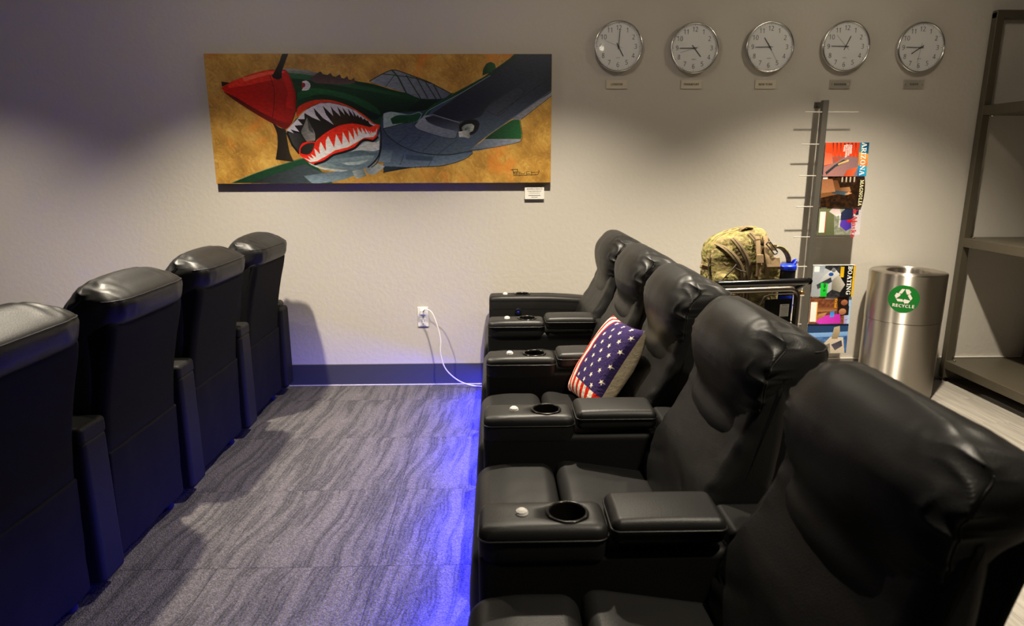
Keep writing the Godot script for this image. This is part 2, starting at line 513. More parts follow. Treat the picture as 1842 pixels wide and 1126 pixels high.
func build_room() -> void:
	slab("wall_back", Vector3(-4.75, -0.1, -0.15), Vector3(4.35, 2.9, 0), M.wall, "cream plaster wall behind the painting and clocks", "wall")
	slab("wall_left", Vector3(-4.75, -0.1, 0), Vector3(-4.6, 2.9, 6.65), M.far_wall, "dark grey side wall facing the recliners", "wall")
	slab("wall_right", Vector3(4.2, -0.1, 0), Vector3(4.35, 2.9, 6.65), M.wall, "plaster side wall behind the storage rack", "wall")
	slab("wall_front", Vector3(-4.6, -0.1, 6.5), Vector3(4.2, 2.9, 6.65), M.far_wall, "dark grey wall opposite the painting", "wall")
	slab("ceiling", Vector3(-4.6, 2.76, 0), Vector3(4.2, 2.9, 6.5), M.ceiling, "white plaster ceiling with recessed downlights", "ceiling")
	# floor: slab, carpet tiles on the left, vinyl planks on the right
	var fl := thing("floor", "grey carpet tiles meeting pale vinyl planks behind the recliners", "floor", Vector3.ZERO, 0.0, "", "structure")
	var g := Geo.new()
	g.rbox(Vector3(-0.2, -0.056, 3.25), Vector3(8.8, 0.1, 6.5), 0.002, 1)
	part(g, "subfloor", mat(Color(0.3, 0.3, 0.3), 0.9), fl)
	var mats := []
	for k in 6: mats.append(carpet_material(k))
	var edge := 1.56
	var meshes := {}
	for iz in 12:
		var z0 := maxf(0.0, 0.303 + 0.6 * (iz - 1))
		var z1 := minf(6.5, 0.303 + 0.6 * iz)
		if z1 <= z0 + 0.01: continue
		for ix in 11:
			var x0 := maxf(-4.6, -4.66 + 0.6 * ix)
			var x1 := minf(edge, -4.66 + 0.6 * (ix + 1))
			if x1 <= x0 + 0.01: continue
			var key := Vector2(snappedf(x1 - x0, 0.001), snappedf(z1 - z0, 0.001))
			if not meshes.has(key):
				var q := Geo.new()
				q.rbox(Vector3(0, -0.004, 0), Vector3(key.x - 0.001, 0.008, key.y - 0.001), 0.0012, 1)
				for i in q.v.size(): q.uv[i] = Vector2(q.v[i].x / 0.6 + 0.5, q.v[i].z / 0.6 + 0.5)
				meshes[key] = q.mesh()
			part(meshes[key], "carpet_tile", mats[rng.randi() % 6], fl, Vector3((x0 + x1) / 2, 0.0, (z0 + z1) / 2))
	var pm := []
	for k in 3: pm.append(plank_material(k))
	for ix in 15:
		var x0 := edge + 0.18 * ix
		var x1 := minf(4.2, x0 + 0.18)
		if x1 - x0 < 0.02: continue
		for iz in 7:
			var z0 := maxf(0.0, -0.4 * (ix % 3) + 1.2 * iz)
			var z1 := minf(6.5, -0.4 * (ix % 3) + 1.2 * (iz + 1))
			if z1 - z0 < 0.02: continue
			var q := Geo.new()
			q.rbox(Vector3(0, -0.004, 0), Vector3(x1 - x0 - 0.001, 0.008, z1 - z0 - 0.001), 0.0015, 1)
			for i in q.v.size(): q.uv[i] = Vector2(q.v[i].x / 0.18 + 0.5, q.v[i].z / 1.2 + 0.5)
			part(q, "vinyl_plank", pm[rng.randi() % 3], fl, Vector3((x0 + x1) / 2, 0.0, (z0 + z1) / 2))
	# skirtings
	slab("baseboard_back", Vector3(-4.6, 0.001, 0), Vector3(edge, 0.150, 0.012), M.dark_base, "dark grey rubber baseboard under the painting", "baseboard")
	slab("trim_1", Vector3(-4.6, 0.0005, 0.012), Vector3(edge, 0.007, 0.018), M.metal_trim, "thin pale strip along the foot of the dark baseboard", "trim")
	slab("baseboard_right", Vector3(edge, 0.001, 0), Vector3(4.2, 0.156, 0.012), M.tile_base, "grey tile baseboard behind the steel bin", "baseboard")
	slab("trim_2", Vector3(edge, 0.156, 0), Vector3(4.2, 0.163, 0.014), M.metal_trim, "bright metal edge on the grey tile baseboard", "trim")

func carpet_material(k: int) -> StandardMaterial3D:
	var n := 320
	var im := Image.create(n, n, false, Image.FORMAT_RGBA8)
	var big := noise(FastNoiseLite.TYPE_SIMPLEX_SMOOTH, 0.011, 40 + k, 2)
	var warp := noise(FastNoiseLite.TYPE_SIMPLEX_SMOOTH, 0.006, 60 + k, 2)
	var fine := noise(FastNoiseLite.TYPE_VALUE, 0.5, 80 + k, 1)
	var brk := noise(FastNoiseLite.TYPE_SIMPLEX_SMOOTH, 0.03, 90 + k, 2)
	var a := Color(0.312, 0.306, 0.308)
	var b := Color(0.378, 0.366, 0.365)
	var c := Color(0.240, 0.236, 0.240)
	for y in n:
		for x in n:
			var wx := x + 16.0 * warp.get_noise_2d(x * 0.5, y * 0.6) + 0.10 * y
			var s := big.get_noise_2d(wx * 2.9, y * 0.20)
			var s2 := brk.get_noise_2d(wx * 1.6, y * 0.12)
			var col := a.lerp(b, clampf(0.45 + 1.5 * s + 0.35 * s2, 0.0, 1.0))
			# dark pile rows where the band is dark
			var row := fposmod(wx * 0.125, 1.0)
			var dash := brk.get_noise_2d(floorf(wx * 0.125) * 40.0, y * 0.5)
			if s < 0.06 and row < 0.40 and dash > -0.15: col = col.lerp(c, 0.55 * smoothstep(0.06, -0.12, s) + 0.08)
			var f := 1.0 + 0.22 * fine.get_noise_2d(x * 1.0, y * 1.0)
			im.set_pixel(x, y, Color(col.r * f, col.g * f, col.b * f))
	var m := textured(im, 0.95, 0.2)
	m.normal_enabled = true
	m.normal_texture = M.pile; m.normal_scale = 0.5
	return m

func plank_material(k: int) -> StandardMaterial3D:
	var im := Image.create(64, 512, false, Image.FORMAT_RGBA8)
	var f := noise(FastNoiseLite.TYPE_SIMPLEX_SMOOTH, 0.05, 120 + k, 4)
	for y in 512:
		for x in 64:
			var s := 0.56 + 0.02 * k + 0.09 * f.get_noise_2d(x * 2.0, y * 0.10 + 300.0 * k)
			im.set_pixel(x, y, Color(s * 1.02, s * 0.985, s * 0.93))
	return textured(im, 0.45)

func downlight(at: Vector3, share: float, label: String) -> void:
	var o := thing("downlight", label, "downlight", at, 0.0, "ceiling downlights")
	var g := Geo.new()
	g.lathe([[0.062, -0.004], [0.066, -0.010], [0.088, -0.008], [0.095, 0.0]], Vector3.ZERO, 32, Basis.IDENTITY, false, false)
	part(g, "trim_ring", M.white_plastic, o)
	var lens := mat(Color(0.95, 0.93, 0.88), 0.3)
	lens.emission_enabled = true; lens.emission = Color(1.0, 0.90, 0.74); lens.emission_energy_multiplier = 6.0 * share
	g = Geo.new()
	g.lathe([[0.062, -0.004], [0.03, -0.0045], [0.002, -0.005]], Vector3.ZERO, 32, Basis.IDENTITY, false, true)
	part(g, "lens", lens, o)
	var s := SpotLight3D.new()
	s.name = "downlight_beam"
	s.light_color = Color(1.0, 0.945, 0.85); s.light_energy = LAMP_ENERGY * share; s.light_size = 0.035
	s.spot_angle = 54.0; s.spot_angle_attenuation = 1.0; s.spot_range = 12.0; s.spot_attenuation = 2.0; s.shadow_enabled = true
	s.rotation_degrees = Vector3(-90, 0, 0); s.position = Vector3(0, -0.03, 0)
	o.add_child(s)
	# stray light of the same lens, outside its main beam
	var w := OmniLight3D.new()
	w.name = "downlight_spill"
	w.light_color = s.light_color; w.light_energy = 0.20 * share * share; w.light_size = 0.05
	w.omni_range = 12.0; w.omni_attenuation = 2.0; w.shadow_enabled = true
	w.position = Vector3(0, -0.075, 0)
	o.add_child(w)
const LAMP_ENERGY := 12.5
const LED_ENERGY := 3.4

# ------------------------------------------------------------------ recliners
func catmull(tab: Array, f: float) -> Array:
	# tab: rows of numbers; f in 0..1 along the rows
	var p := f * (tab.size() - 1)
	var i := mini(int(p), tab.size() - 2)
	var u := p - i
	var a: Array = tab[maxi(i - 1, 0)]
	var b: Array = tab[i]
	var c: Array = tab[i + 1]
	var d: Array = tab[mini(i + 2, tab.size() - 1)]
	var o := []
	for k in b.size():
		o.append(0.5 * (2.0 * b[k] + (c[k] - a[k]) * u + (2.0 * a[k] - 5.0 * b[k] + 4.0 * c[k] - d[k]) * u * u + (3.0 * b[k] - a[k] - 3.0 * c[k] + d[k]) * u * u * u))
	return o

func spow(a: float, e: float) -> float:
	return signf(a) * pow(absf(a), e)

func head_cushion() -> Geo:
	# height, front x, seam x, rear x, half width
	var tab := [[0.605, 0.68, 0.69, 0.7, 0.03], [0.612, 0.652, 0.685, 0.712, 0.1], [0.635, 0.6281, 0.6806, 0.718, 0.155], [0.67, 0.611, 0.674, 0.72, 0.198], [0.72, 0.606, 0.668, 0.725, 0.224], [0.78, 0.602, 0.664, 0.73, 0.243], [0.835, 0.617, 0.664, 0.74, 0.254], [0.885, 0.608, 0.664, 0.756, 0.263], [0.925, 0.6, 0.664, 0.785, 0.268], [0.946, 0.598, 0.665, 0.828, 0.27], [0.968, 0.598, 0.667, 0.843, 0.271], [0.995, 0.602, 0.675, 0.848, 0.27], [1.0162, 0.609, 0.694, 0.848, 0.267], [1.0342, 0.619, 0.712, 0.838, 0.261], [1.0522, 0.633, 0.716, 0.812, 0.25], [1.0684, 0.65, 0.71, 0.782, 0.229], [1.0819, 0.669, 0.704, 0.757, 0.192], [1.0918, 0.687, 0.704, 0.735, 0.14], [1.0972, 0.7, 0.704, 0.715, 0.06]]
	var fold := noise(FastNoiseLite.TYPE_SIMPLEX_SMOOTH, 1.0, 21, 2)
	var g := Geo.new()
	var r := []
	var rows := 150
	var kf := 72
	var kr := 48
	for i in rows + 1:
		var t: Array = catmull(tab, float(i) / rows)
		var y: float = t[0]
		var w: float = t[4]
		var ring := PackedVector3Array()
		for j in kf + kr:
			var d := Vector3.ZERO      # offset from the seam line
			var out := Vector3.ZERO
			if j < kf:
				var a := PI * (j + 0.5) / kf          # 0 at +z seam, PI at -z seam
				d = Vector3(-pow(sin(a), 0.95) * (t[2] - t[1]), 0, spow(cos(a), 0.74) * w)
				out = Vector3(-sin(a), 0, cos(a))
			else:
				var a := PI * (j - kf + 0.5) / kr     # 0 at -z seam round the rear to +z
				d = Vector3(pow(sin(a), 0.42) * (t[3] - t[2]), 0, -spow(cos(a), 0.36) * (w - 0.006))
				out = Vector3(sin(a), 0, -cos(a))
			var p := Vector3(t[2], y, 0) + d
			var zz := absf(d.z) / 0.27
			var hand := 40.0 if d.z > 0 else 0.0
			var body := smoothstep(0.66, 0.74, y) * (1.0 - smoothstep(1.06, 1.10, y))
			# gathers: short folds running away from the seam, deeper towards the top corner
			var near := exp(-pow(absf(d.x + 0.008) / (0.045 + 0.02 * fold.get_noise_2d(y * 9.0, hand)), 2.0)) * smoothstep(0.5, 0.95, zz) * body
			var deep := 0.0026 + 0.0044 * exp(-pow((y - 1.01) / 0.045, 2.0)) + 0.0030 * exp(-pow((y - 0.81) / 0.06, 2.0))
			p += out * near * deep * (1.0 - 2.0 * pow(absf(sin(y * 82.0 + d.x * 40.0 + 4.0 * fold.get_noise_2d(y * 6.0, d.z * 5.0 + hand))), 0.7))
			# pulled-in seam
			p -= out * 0.006 * exp(-pow(d.x / 0.007, 2.0)) * smoothstep(0.6, 0.95, zz) * body
			# the waist between the head and back bulges
			p -= out * 0.007 * exp(-pow((y - 0.842) / 0.034, 2.0)) * smoothstep(0.25, 0.9, zz)
			# cap behind: soft gathers from the top seam
			if j >= kf:
				var cap := smoothstep(0.94, 0.98, y) * (1.0 - smoothstep(1.05, 1.10, y))
				p += out * cap * 0.0022 * sin(d.z * 70.0 + 4.0 * fold.get_noise_2d(d.z * 8.0, y * 5.0))
			p += out * 0.0016 * fold.get_noise_3d(p.x * 7.0, p.y * 7.0, p.z * 7.0)
			# long shallow creases across the crown
			var top := smoothstep(1.03, 1.07, y) * smoothstep(0.3, 0.75, zz)
			p.y += top * 0.0022 * sin(d.z * 90.0 + 3.0 * fold.get_noise_2d(p.x * 10.0, p.z * 6.0))
			ring.append(p)
		r.append(ring)
	g.rings(r)
	# lines on the finished skin along which piping is laid
	seams = [PackedVector3Array(), PackedVector3Array(), PackedVector3Array()]
	var best := 0
	for i in r.size():
		var y: float = r[i][kf / 2].y
		if y > 0.70 and y < 1.045:
			seams[0].append(r[i][0] + Vector3(0, 0, 0.0012)); seams[1].append(r[i][kf - 1] - Vector3(0, 0, 0.0012))
		if absf(y - 1.030) < absf(r[best][kf / 2].y - 1.030): best = i
	for j in range(kf + 3, kf + kr - 3): seams[2].append(r[best][j] + Vector3(0.0006, 0.0006, 0))
	return g
var seams := []

# closed outline in x, y carried across z with rounded ends
func loaf(prof: PackedVector2Array, w: float, rad: float, steps := 8, wob := 0.0, sd := 1) -> Geo:
	var g := Geo.new()
	var k := prof.size()
	var c := Vector2.ZERO
	for p in prof: c += p
	c /= k
	var fold := noise(FastNoiseLite.TYPE_SIMPLEX_SMOOTH, 1.0, sd, 2)
	var r := []
	var zs := []
	for i in steps + 1: zs.append([-w + rad * (1.0 - cos(PI / 2 * i / steps)), rad * (1.0 - sin(PI / 2 * i / steps))])
	for i in range(1, 16): zs.append([lerpf(-w + rad, w - rad, i / 16.0), 0.0])
	for i in steps + 1: zs.append([w - rad * (1.0 - sin(PI / 2 * i / steps)), rad * (1.0 - cos(PI / 2 * i / steps))])
	for z in zs:
		var ring := PackedVector3Array()
		for j in k:
			var q := prof[j]
			var nn := (prof[(j + 1) % k] - prof[(j - 1 + k) % k]).orthogonal().normalized()
			if nn.dot(q - c) < 0: nn = -nn
			var s: Vector2 = q - nn * z[1]
			if wob > 0.0:
				s += nn * wob * fold.get_noise_3d(q.x * 16.0, q.y * 16.0, z[0] * 12.0)
			ring.append(Vector3(s.x, s.y, z[0]))
		r.append(ring)
	g.rings(r)
	return g

func smooth_outline(tab: Array, k: int) -> PackedVector2Array:
	var o := PackedVector2Array()
	var m := tab.size()
	for i in k:
		var p := float(i) / k * m
		var b := int(p)
		var u := p - b
		var q := []
		for e in 4: q.append(Vector2(tab[(b - 1 + e + m) % m][0], tab[(b - 1 + e + m) % m][1]))
		o.append(0.5 * (2.0 * q[1] + (q[2] - q[0]) * u + (2.0 * q[0] - 5.0 * q[1] + 4.0 * q[2] - q[3]) * u * u + (3.0 * q[1] - q[0] - 3.0 * q[2] + q[3]) * u * u * u))
	return o

# arm block with a drilled cup hole: rings around the hole axis
func arm_cap(reach := 0.262) -> Geo:
	var g := Geo.new()
	var hole := Vector2(0.168, 0.0)
	var lo := Vector2(-0.048, -0.072)
	var hi := Vector2(reach, 0.072)
	var k := 72
	var rr := []
	# [inset, y, blend to the circle]
	for s in [[0.004, 0.565, 0.0], [0.0, 0.575, 0.0], [0.0, 0.618, 0.0], [0.0035, 0.622, 0.0], [0.0, 0.626, 0.0], [0.002, 0.638, 0.0], [0.007, 0.648, 0.0], [0.016, 0.654, 0.0],
			[0.016, 0.6565, 0.35], [0.016, 0.657, 0.7], [0.0, 0.654, 1.0], [0.0, 0.585, 2.0]]:
		var ring := PackedVector3Array()
		for j in k:
			var a := TAU * j / k
			var d := Vector2(cos(a), sin(a))
			var ins: float = s[0]
			# ray from the hole to the rounded rectangle
			var l := lo + Vector2(ins, ins)
			var h := hi - Vector2(ins, ins)
			var tx := ((h.x if d.x > 0 else l.x) - hole.x) / d.x if absf(d.x) > 1e-5 else 1e9
			var tz := ((h.y if d.y > 0 else l.y) - hole.y) / d.y if absf(d.y) > 1e-5 else 1e9
			var q := hole + d * minf(tx, tz)
			var cr := maxf(0.006, 0.030 - ins)
			var cq := Vector2(clampf(q.x, l.x + cr, h.x - cr), clampf(q.y, l.y + cr, h.y - cr))
			if (q - cq).length() > cr: q = cq + (q - cq).normalized() * cr
			var circ := hole + d * 0.044
			var f := clampf(s[2], 0.0, 1.0)
			q = q.lerp(circ, f)
			ring.append(Vector3(q.x, s[1] - 0.030 * pow(clampf((q.x - 0.30) / 0.42, 0.0, 1.0), 1.5), q.y))
		rr.append(ring)
	g.rings(rr, false, true)
	return g

func cup_liner() -> Geo:
	var g := Geo.new()
	g.lathe([[0.044, 0.653], [0.051, 0.656], [0.0515, 0.659], [0.049, 0.6615], [0.045, 0.661], [0.0425, 0.656], [0.0415, 0.60], [0.0405, 0.588], [0.03, 0.587]], Vector3(0.168, 0, 0), 40, Basis.IDENTITY, false, true)
	return g

func knob() -> Geo:
	var g := Geo.new()
	var pv := PackedVector3Array()
	var pt := PackedInt32Array()
	var k := 10
	var prof := [[0.0155, 0.654], [0.0165, 0.658], [0.0145, 0.664], [0.008, 0.6685]]
	for i in prof.size():
		for j in k:
			var a := TAU * (j + 0.5 * (i % 2)) / k
			pv.append(Vector3(0.057 + cos(a) * prof[i][0], prof[i][1], sin(a) * prof[i][0]))
	for i in prof.size() - 1:
		for j in k:
			var a := i * k + j
			var b := i * k + (j + 1) % k
			pt.append_array([a, b, a + k, b, b + k, a + k])
	pv.append(Vector3(0.057, 0.6695, 0))
	for j in k: pt.append_array([(prof.size() - 1) * k + j, (prof.size() - 1) * k + (j + 1) % k, pv.size() - 1])
	g.patch(pv, pt, PackedVector2Array(), true)
	return g

func rect_path(x0: float, x1: float, z0: float, z1: float, y: float, r: float) -> PackedVector3Array:
	var o := PackedVector3Array()
	for q in 4:
		var cx := x1 - r if q == 0 or q == 3 else x0 + r
		var cz := z1 - r if q < 2 else z0 + r
		for i in 7:
			var a := PI / 2 * (q + i / 6.0)
			o.append(Vector3(cx + cos(a) * r, y, cz + sin(a) * r))
	return o

func add_arm(chair: Node3D, z: float, shape: Dictionary) -> void:
	var o := part(shape.body, "armrest", M.arm_vinyl, chair, Vector3(0, 0, z))
	part(shape.cap, "front_cap", M.leather, o)
	part(shape.cap_seam, "seam", M.piping, o)
	part(shape.lid, "console_lid", M.leather, o)
	part(shape.lid_seam, "seam", M.piping, o)
	part(shape.rear, "rear_pad", M.arm_vinyl, o)
	part(shape.cup, "cup_holder", M.cup_ring, o, Vector3.ZERO, "dark metal cup holder ring")
	part(shape.knob, "crystal_knob", M.crystal, o, Vector3.ZERO, "clear faceted knob")

func add_end_arm(chair: Node3D, z: float, shape: Dictionary) -> void:
	# the arm by the wall: one smooth top, a round control with a blue light inside
	var o := part(shape.body, "armrest", M.arm_vinyl, chair, Vector3(0, 0, z))
	part(shape.end_cap, "arm_pad", M.leather, o)
	part(shape.cup, "cup_holder", M.cup_ring, o, Vector3.ZERO, "dark metal cup holder ring")
	part(shape.knob, "crystal_knob", M.crystal, o, Vector3.ZERO, "clear faceted knob")
	part(shape.button, "control_button", M.gloss_black, o, Vector3.ZERO, "round black button with blue light")
	var glow := mat(Color(0.05, 0.1, 0.9), 0.4)
	glow.emission_enabled = true; glow.emission = Color(0.03, 0.10, 1.0); glow.emission_energy_multiplier = 1.2
	part(shape.button_light, "button_light", glow, o)

func build_rows() -> void:
	var s := {}
	var g := Geo.new()
	# arm: lower block, its top recessed under the lid
	g.rbox(Vector3(0.352, 0.322, 0), Vector3(0.800, 0.536, 0.138), 0.022, 4)
	s.body = g.mesh()
	s.cap = arm_cap().mesh()
	g = Geo.new(); g.tube(rect_path(-0.0485, 0.2625, -0.0725, 0.0725, 0.6235, 0.030), 0.0022, 6, true); s.cap_seam = g.mesh()
	g = Geo.new()
	g.rbox(Vector3(0.402, 0.640, 0.0), Vector3(0.272, 0.068, 0.156), 0.022, 5, Basis.IDENTITY, 6)
	for i in g.v.size():
		var p := g.v[i]
		if p.y > 0.64: g.v[i].y += 0.006 * (1.0 - pow((p.x - 0.402) / 0.14, 2.0)) * (1.0 - pow(p.z / 0.08, 2.0))
		else: g.v[i].z *= 0.96
	g.renormal(); s.lid = g.mesh()
	g = Geo.new(); g.tube(rect_path(0.2655, 0.5385, -0.0785, 0.0785, 0.6485, 0.020), 0.0024, 6, true); s.lid_seam = g.mesh()
	g = Geo.new(); g.rbox(Vector3(0.650, 0.606, 0), Vector3(0.204, 0.066, 0.144), 0.018, 4); s.rear = g.mesh()
	s.cup = cup_liner().mesh()
	s.knob = knob().mesh()
	# end arm
	s.end_cap = arm_cap(0.73).mesh()
	g = Geo.new()
	var face := Basis(Vector3.RIGHT, PI / 2)
	g.lathe([[0.021, 0.0], [0.021, 0.004], [0.018, 0.007], [0.014, 0.005], [0.004, 0.0045]], Vector3(0.139, 0.555, 0.071), 24, face, false, true); s.button = g.mesh()
	g = Geo.new(); g.rbox(Vector3(0.139, 0.555, 0.0765), Vector3(0.010, 0.006, 0.002), 0.0008, 1); s.button_light = g.mesh()
	# one recliner with its near arm
	var c := Node3D.new()
	g = Geo.new(); g.rbox(Vector3(0.36, 0.165, 0), Vector3(0.66, 0.21, 0.535), 0.01, 2)
	var base := part(g, "base_frame", M.base_black, c)
	for x in [0.06, 0.66]:
		for z in [-0.22, 0.22]:
			g = Geo.new(); g.lathe([[0.018, 0.0], [0.022, 0.004], [0.022, 0.052], [0.016, 0.064]], Vector3(x, 0, z), 14); part(g, "foot", M.base_black, base)
	# footrest, folded down at the front of the seat
	g = Geo.new(); g.rbox(Vector3(0.060, 0.315, 0), Vector3(0.256, 0.386, 0.538), 0.048, 6, Basis.IDENTITY, 16)
	var fold := noise(FastNoiseLite.TYPE_SIMPLEX_SMOOTH, 1.0, 31, 2)
	for i in g.v.size():
		var p := g.v[i]
		if p.y > 0.45: g.v[i].y += 0.006 * (1.0 - pow(p.z / 0.27, 2.0)) + 0.0012 * fold.get_noise_2d(p.x * 7.0, p.z * 7.0)
		if p.y > 0.45: g.v[i].y -= 0.010 * smoothstep(0.05, -0.06, p.x)
		if p.x < -0.02: g.v[i].x -= 0.012 * sin(clampf((p.y - 0.12) / 0.38, 0.0, 1.0) * PI)
	g.renormal(); part(g, "footrest", M.leather_soft, c)
	# seat cushion, falling towards the back
	g = Geo.new(); g.rbox(Vector3(0.415, 0.415, 0), Vector3(0.446, 0.19, 0.538), 0.034, 5, Basis.IDENTITY, 20)
	for i in g.v.size():
		var p := g.v[i]
		if p.y > 0.42:
			g.v[i].y += 0.008 * (1.0 - pow(p.z / 0.27, 2.0)) - 0.055 * clampf((p.x - 0.24) / 0.33, 0.0, 1.0) + 0.0022 * fold.get_noise_2d(p.x * 6.0 + 9.0, p.z * 6.0)
	g.renormal(); part(g, "seat_cushion", M.leather_soft, c)
	# lumbar cushion with raised side bolsters behind the head cushion
	var lp := smooth_outline([[0.50, 0.43], [0.487, 0.50], [0.502, 0.565], [0.532, 0.64], [0.570, 0.703], [0.606, 0.765], [0.634, 0.84], [0.652, 0.92], [0.69, 0.97], [0.735, 0.95], [0.738, 0.80], [0.715, 0.62], [0.70, 0.45], [0.60, 0.40]], 96)
	var lg := loaf(lp, 0.264, 0.042, 8, 0.0016, 33)
	for i in lg.v.size():
		var p := lg.v[i]
		var front := smoothstep(0.70, 0.60, p.x)
		lg.v[i].x += front * 0.0022 * smoothstep(0.18, 0.26, absf(p.z)) * sin(p.y * 90.0 + 4.0 * fold.get_noise_2d(p.y * 6.0, p.z * 8.0))
		lg.v[i].x += front * 0.006 * exp(-pow((p.y - 0.60 + 0.35 * (absf(p.z) - 0.1)) / 0.010, 2.0)) * smoothstep(0.05, 0.12, absf(p.z))
	lg.renormal()
	part(lg, "lumbar_cushion", M.leather_soft, c)
	var hc := part(head_cushion(), "head_cushion", M.leather_soft, c)
	# piping along the boxing on both sides and over the cap behind
	for q in seams:
		g = Geo.new(); g.tube(q, 0.0020, 6); part(g, "piping", M.piping, hc)
	# shell and cloth panels behind
	var bp := smooth_outline([[0.66, 0.50], [0.66, 0.72], [0.675, 0.90], [0.70, 0.962], [0.76, 0.968], [0.808, 0.955], [0.806, 0.90], [0.776, 0.78], [0.748, 0.64], [0.734, 0.52], [0.726, 0.47], [0.69, 0.46]], 72)
	part(loaf(bp, 0.258, 0.030, 5), "back_panel", M.back_cloth, c)
	g = Geo.new()
	g.rbox(Vector3(0.712, 0.27, 0), Vector3(0.030, 0.42, 0.500), 0.010, 3, Basis.IDENTITY, 14)
	for i in g.v.size():
		var p := g.v[i]
		g.v[i].x += 0.05 * (p.y - 0.27) + 0.008 * fold.get_noise_2d(p.z * 6.0, p.y * 3.0) + 0.005 * sin(p.z * 26.0) * smoothstep(0.3, 0.07, p.y)
	g.renormal(); part(g, "back_flap", M.back_cloth, c)
	add_arm(c, SEAT / 2, s)
	# light strip under the front edge
	var glow := mat(Color(0.1, 0.15, 0.9), 0.4)
	glow.emission_enabled = true; glow.emission = Color(0.05, 0.08, 1.0); glow.emission_energy_multiplier = 5.0
	g = Geo.new(); g.rbox(Vector3(-0.030, 0.1135, 0), Vector3(0.014, 0.006, 0.42), 0.002, 1)
	part(g, "led_strip", glow, c, Vector3.ZERO, "blue light strip under the footrest")
	var a := AreaLight3D.new()
	a.name = "led_light"
	a.area_size = Vector2(0.42, 0.012)
	a.area_normalize_energy = true
	a.light_color = Color(0.09, 0.10, 1.0); a.light_energy = LED_ENERGY; a.area_range = 6.0; a.area_attenuation = 2.0; a.shadow_enabled = true
	a.transform = Transform3D(Basis.looking_at(Vector3(-0.32, -0.95, 0), Vector3.RIGHT).orthonormalized(), Vector3(-0.032, 0.106, 0))
	c.add_child(a)
	var right := ["black leather recliner by the wall with a blue-lit button on its arm", "black leather recliner between the wall-end seat and the one with the pillow",
		"black leather recliner with the stars and stripes pillow on its seat", "empty black leather recliner beside the pillow seat, away from the wall", "black leather recliner at the far end of the pillow row from the wall"]
	var left := ["black recliner seen from behind, back close to the painted wall, below the canvas", "black recliner seen from behind, second from the painted wall",
		"black recliner seen from behind, third from the painted wall, with a sagging back flap", "black recliner seen from behind, fourth from the painted wall"]
	for i in 5:
		place_chair(c, ROW_R + Vector3(0, 0, SEAT * (i + 0.5)), right[i], "recliners in the row with the pillow", s if i == 0 else {})
	for i in 4:
		place_chair(c, ROW_L + Vector3(0, 0, SEAT * (i + 0.5)), left[i], "recliners seen from behind", s if i == 0 else {})
	c.free()

func place_chair(proto: Node3D, at: Vector3, label: String, group: String, shape: Dictionary) -> void:
	var o: Node3D = proto.duplicate()
	o.name = numbered("recliner")
	add_child(o)
	o.position = at - Vector3(0, 0, 0)
	tag(o, label, "recliner", group)
	if shape.size(): add_end_arm(o, -SEAT / 2, shape)
# ------------------------------------------------------------------ canvas and card
func lit(c: String) -> Color:
	var k := Color(c)
	return Color(minf(1.0, k.r * 1.04), minf(1.0, k.g * 1.03), minf(1.0, k.b * 0.98))

func curved(p: PackedVector2Array, closed: bool) -> PackedVector2Array:
	var m := p.size()
	if m < 4: return p
	var o := PackedVector2Array()
	for i in (m if closed else m - 1):
		var a := p[(i - 1 + m) % m] if closed else p[maxi(i - 1, 0)]
		var b := p[i]
		var c := p[(i + 1) % m]
		var d := p[(i + 2) % m] if closed else p[mini(i + 2, m - 1)]
		# corners stay corners: tangents shrink where the outline turns sharply
		var tb := (c - a) * 0.5 * clampf((b - a).normalized().dot((c - b).normalized()), 0.0, 1.0)
		var tc := (d - b) * 0.5 * clampf((c - b).normalized().dot((d - c).normalized()), 0.0, 1.0)
		tb = tb.limit_length((c - b).length()); tc = tc.limit_length((c - b).length())
		for q in 5:
			var u := q / 5.0
			o.append(b * (2 * u * u * u - 3 * u * u + 1) + tb * (u * u * u - 2 * u * u + u) + c * (3 * u * u - 2 * u * u * u) + tc * (u * u * u - u * u))
	if not closed: o.append(p[m - 1])
	return o

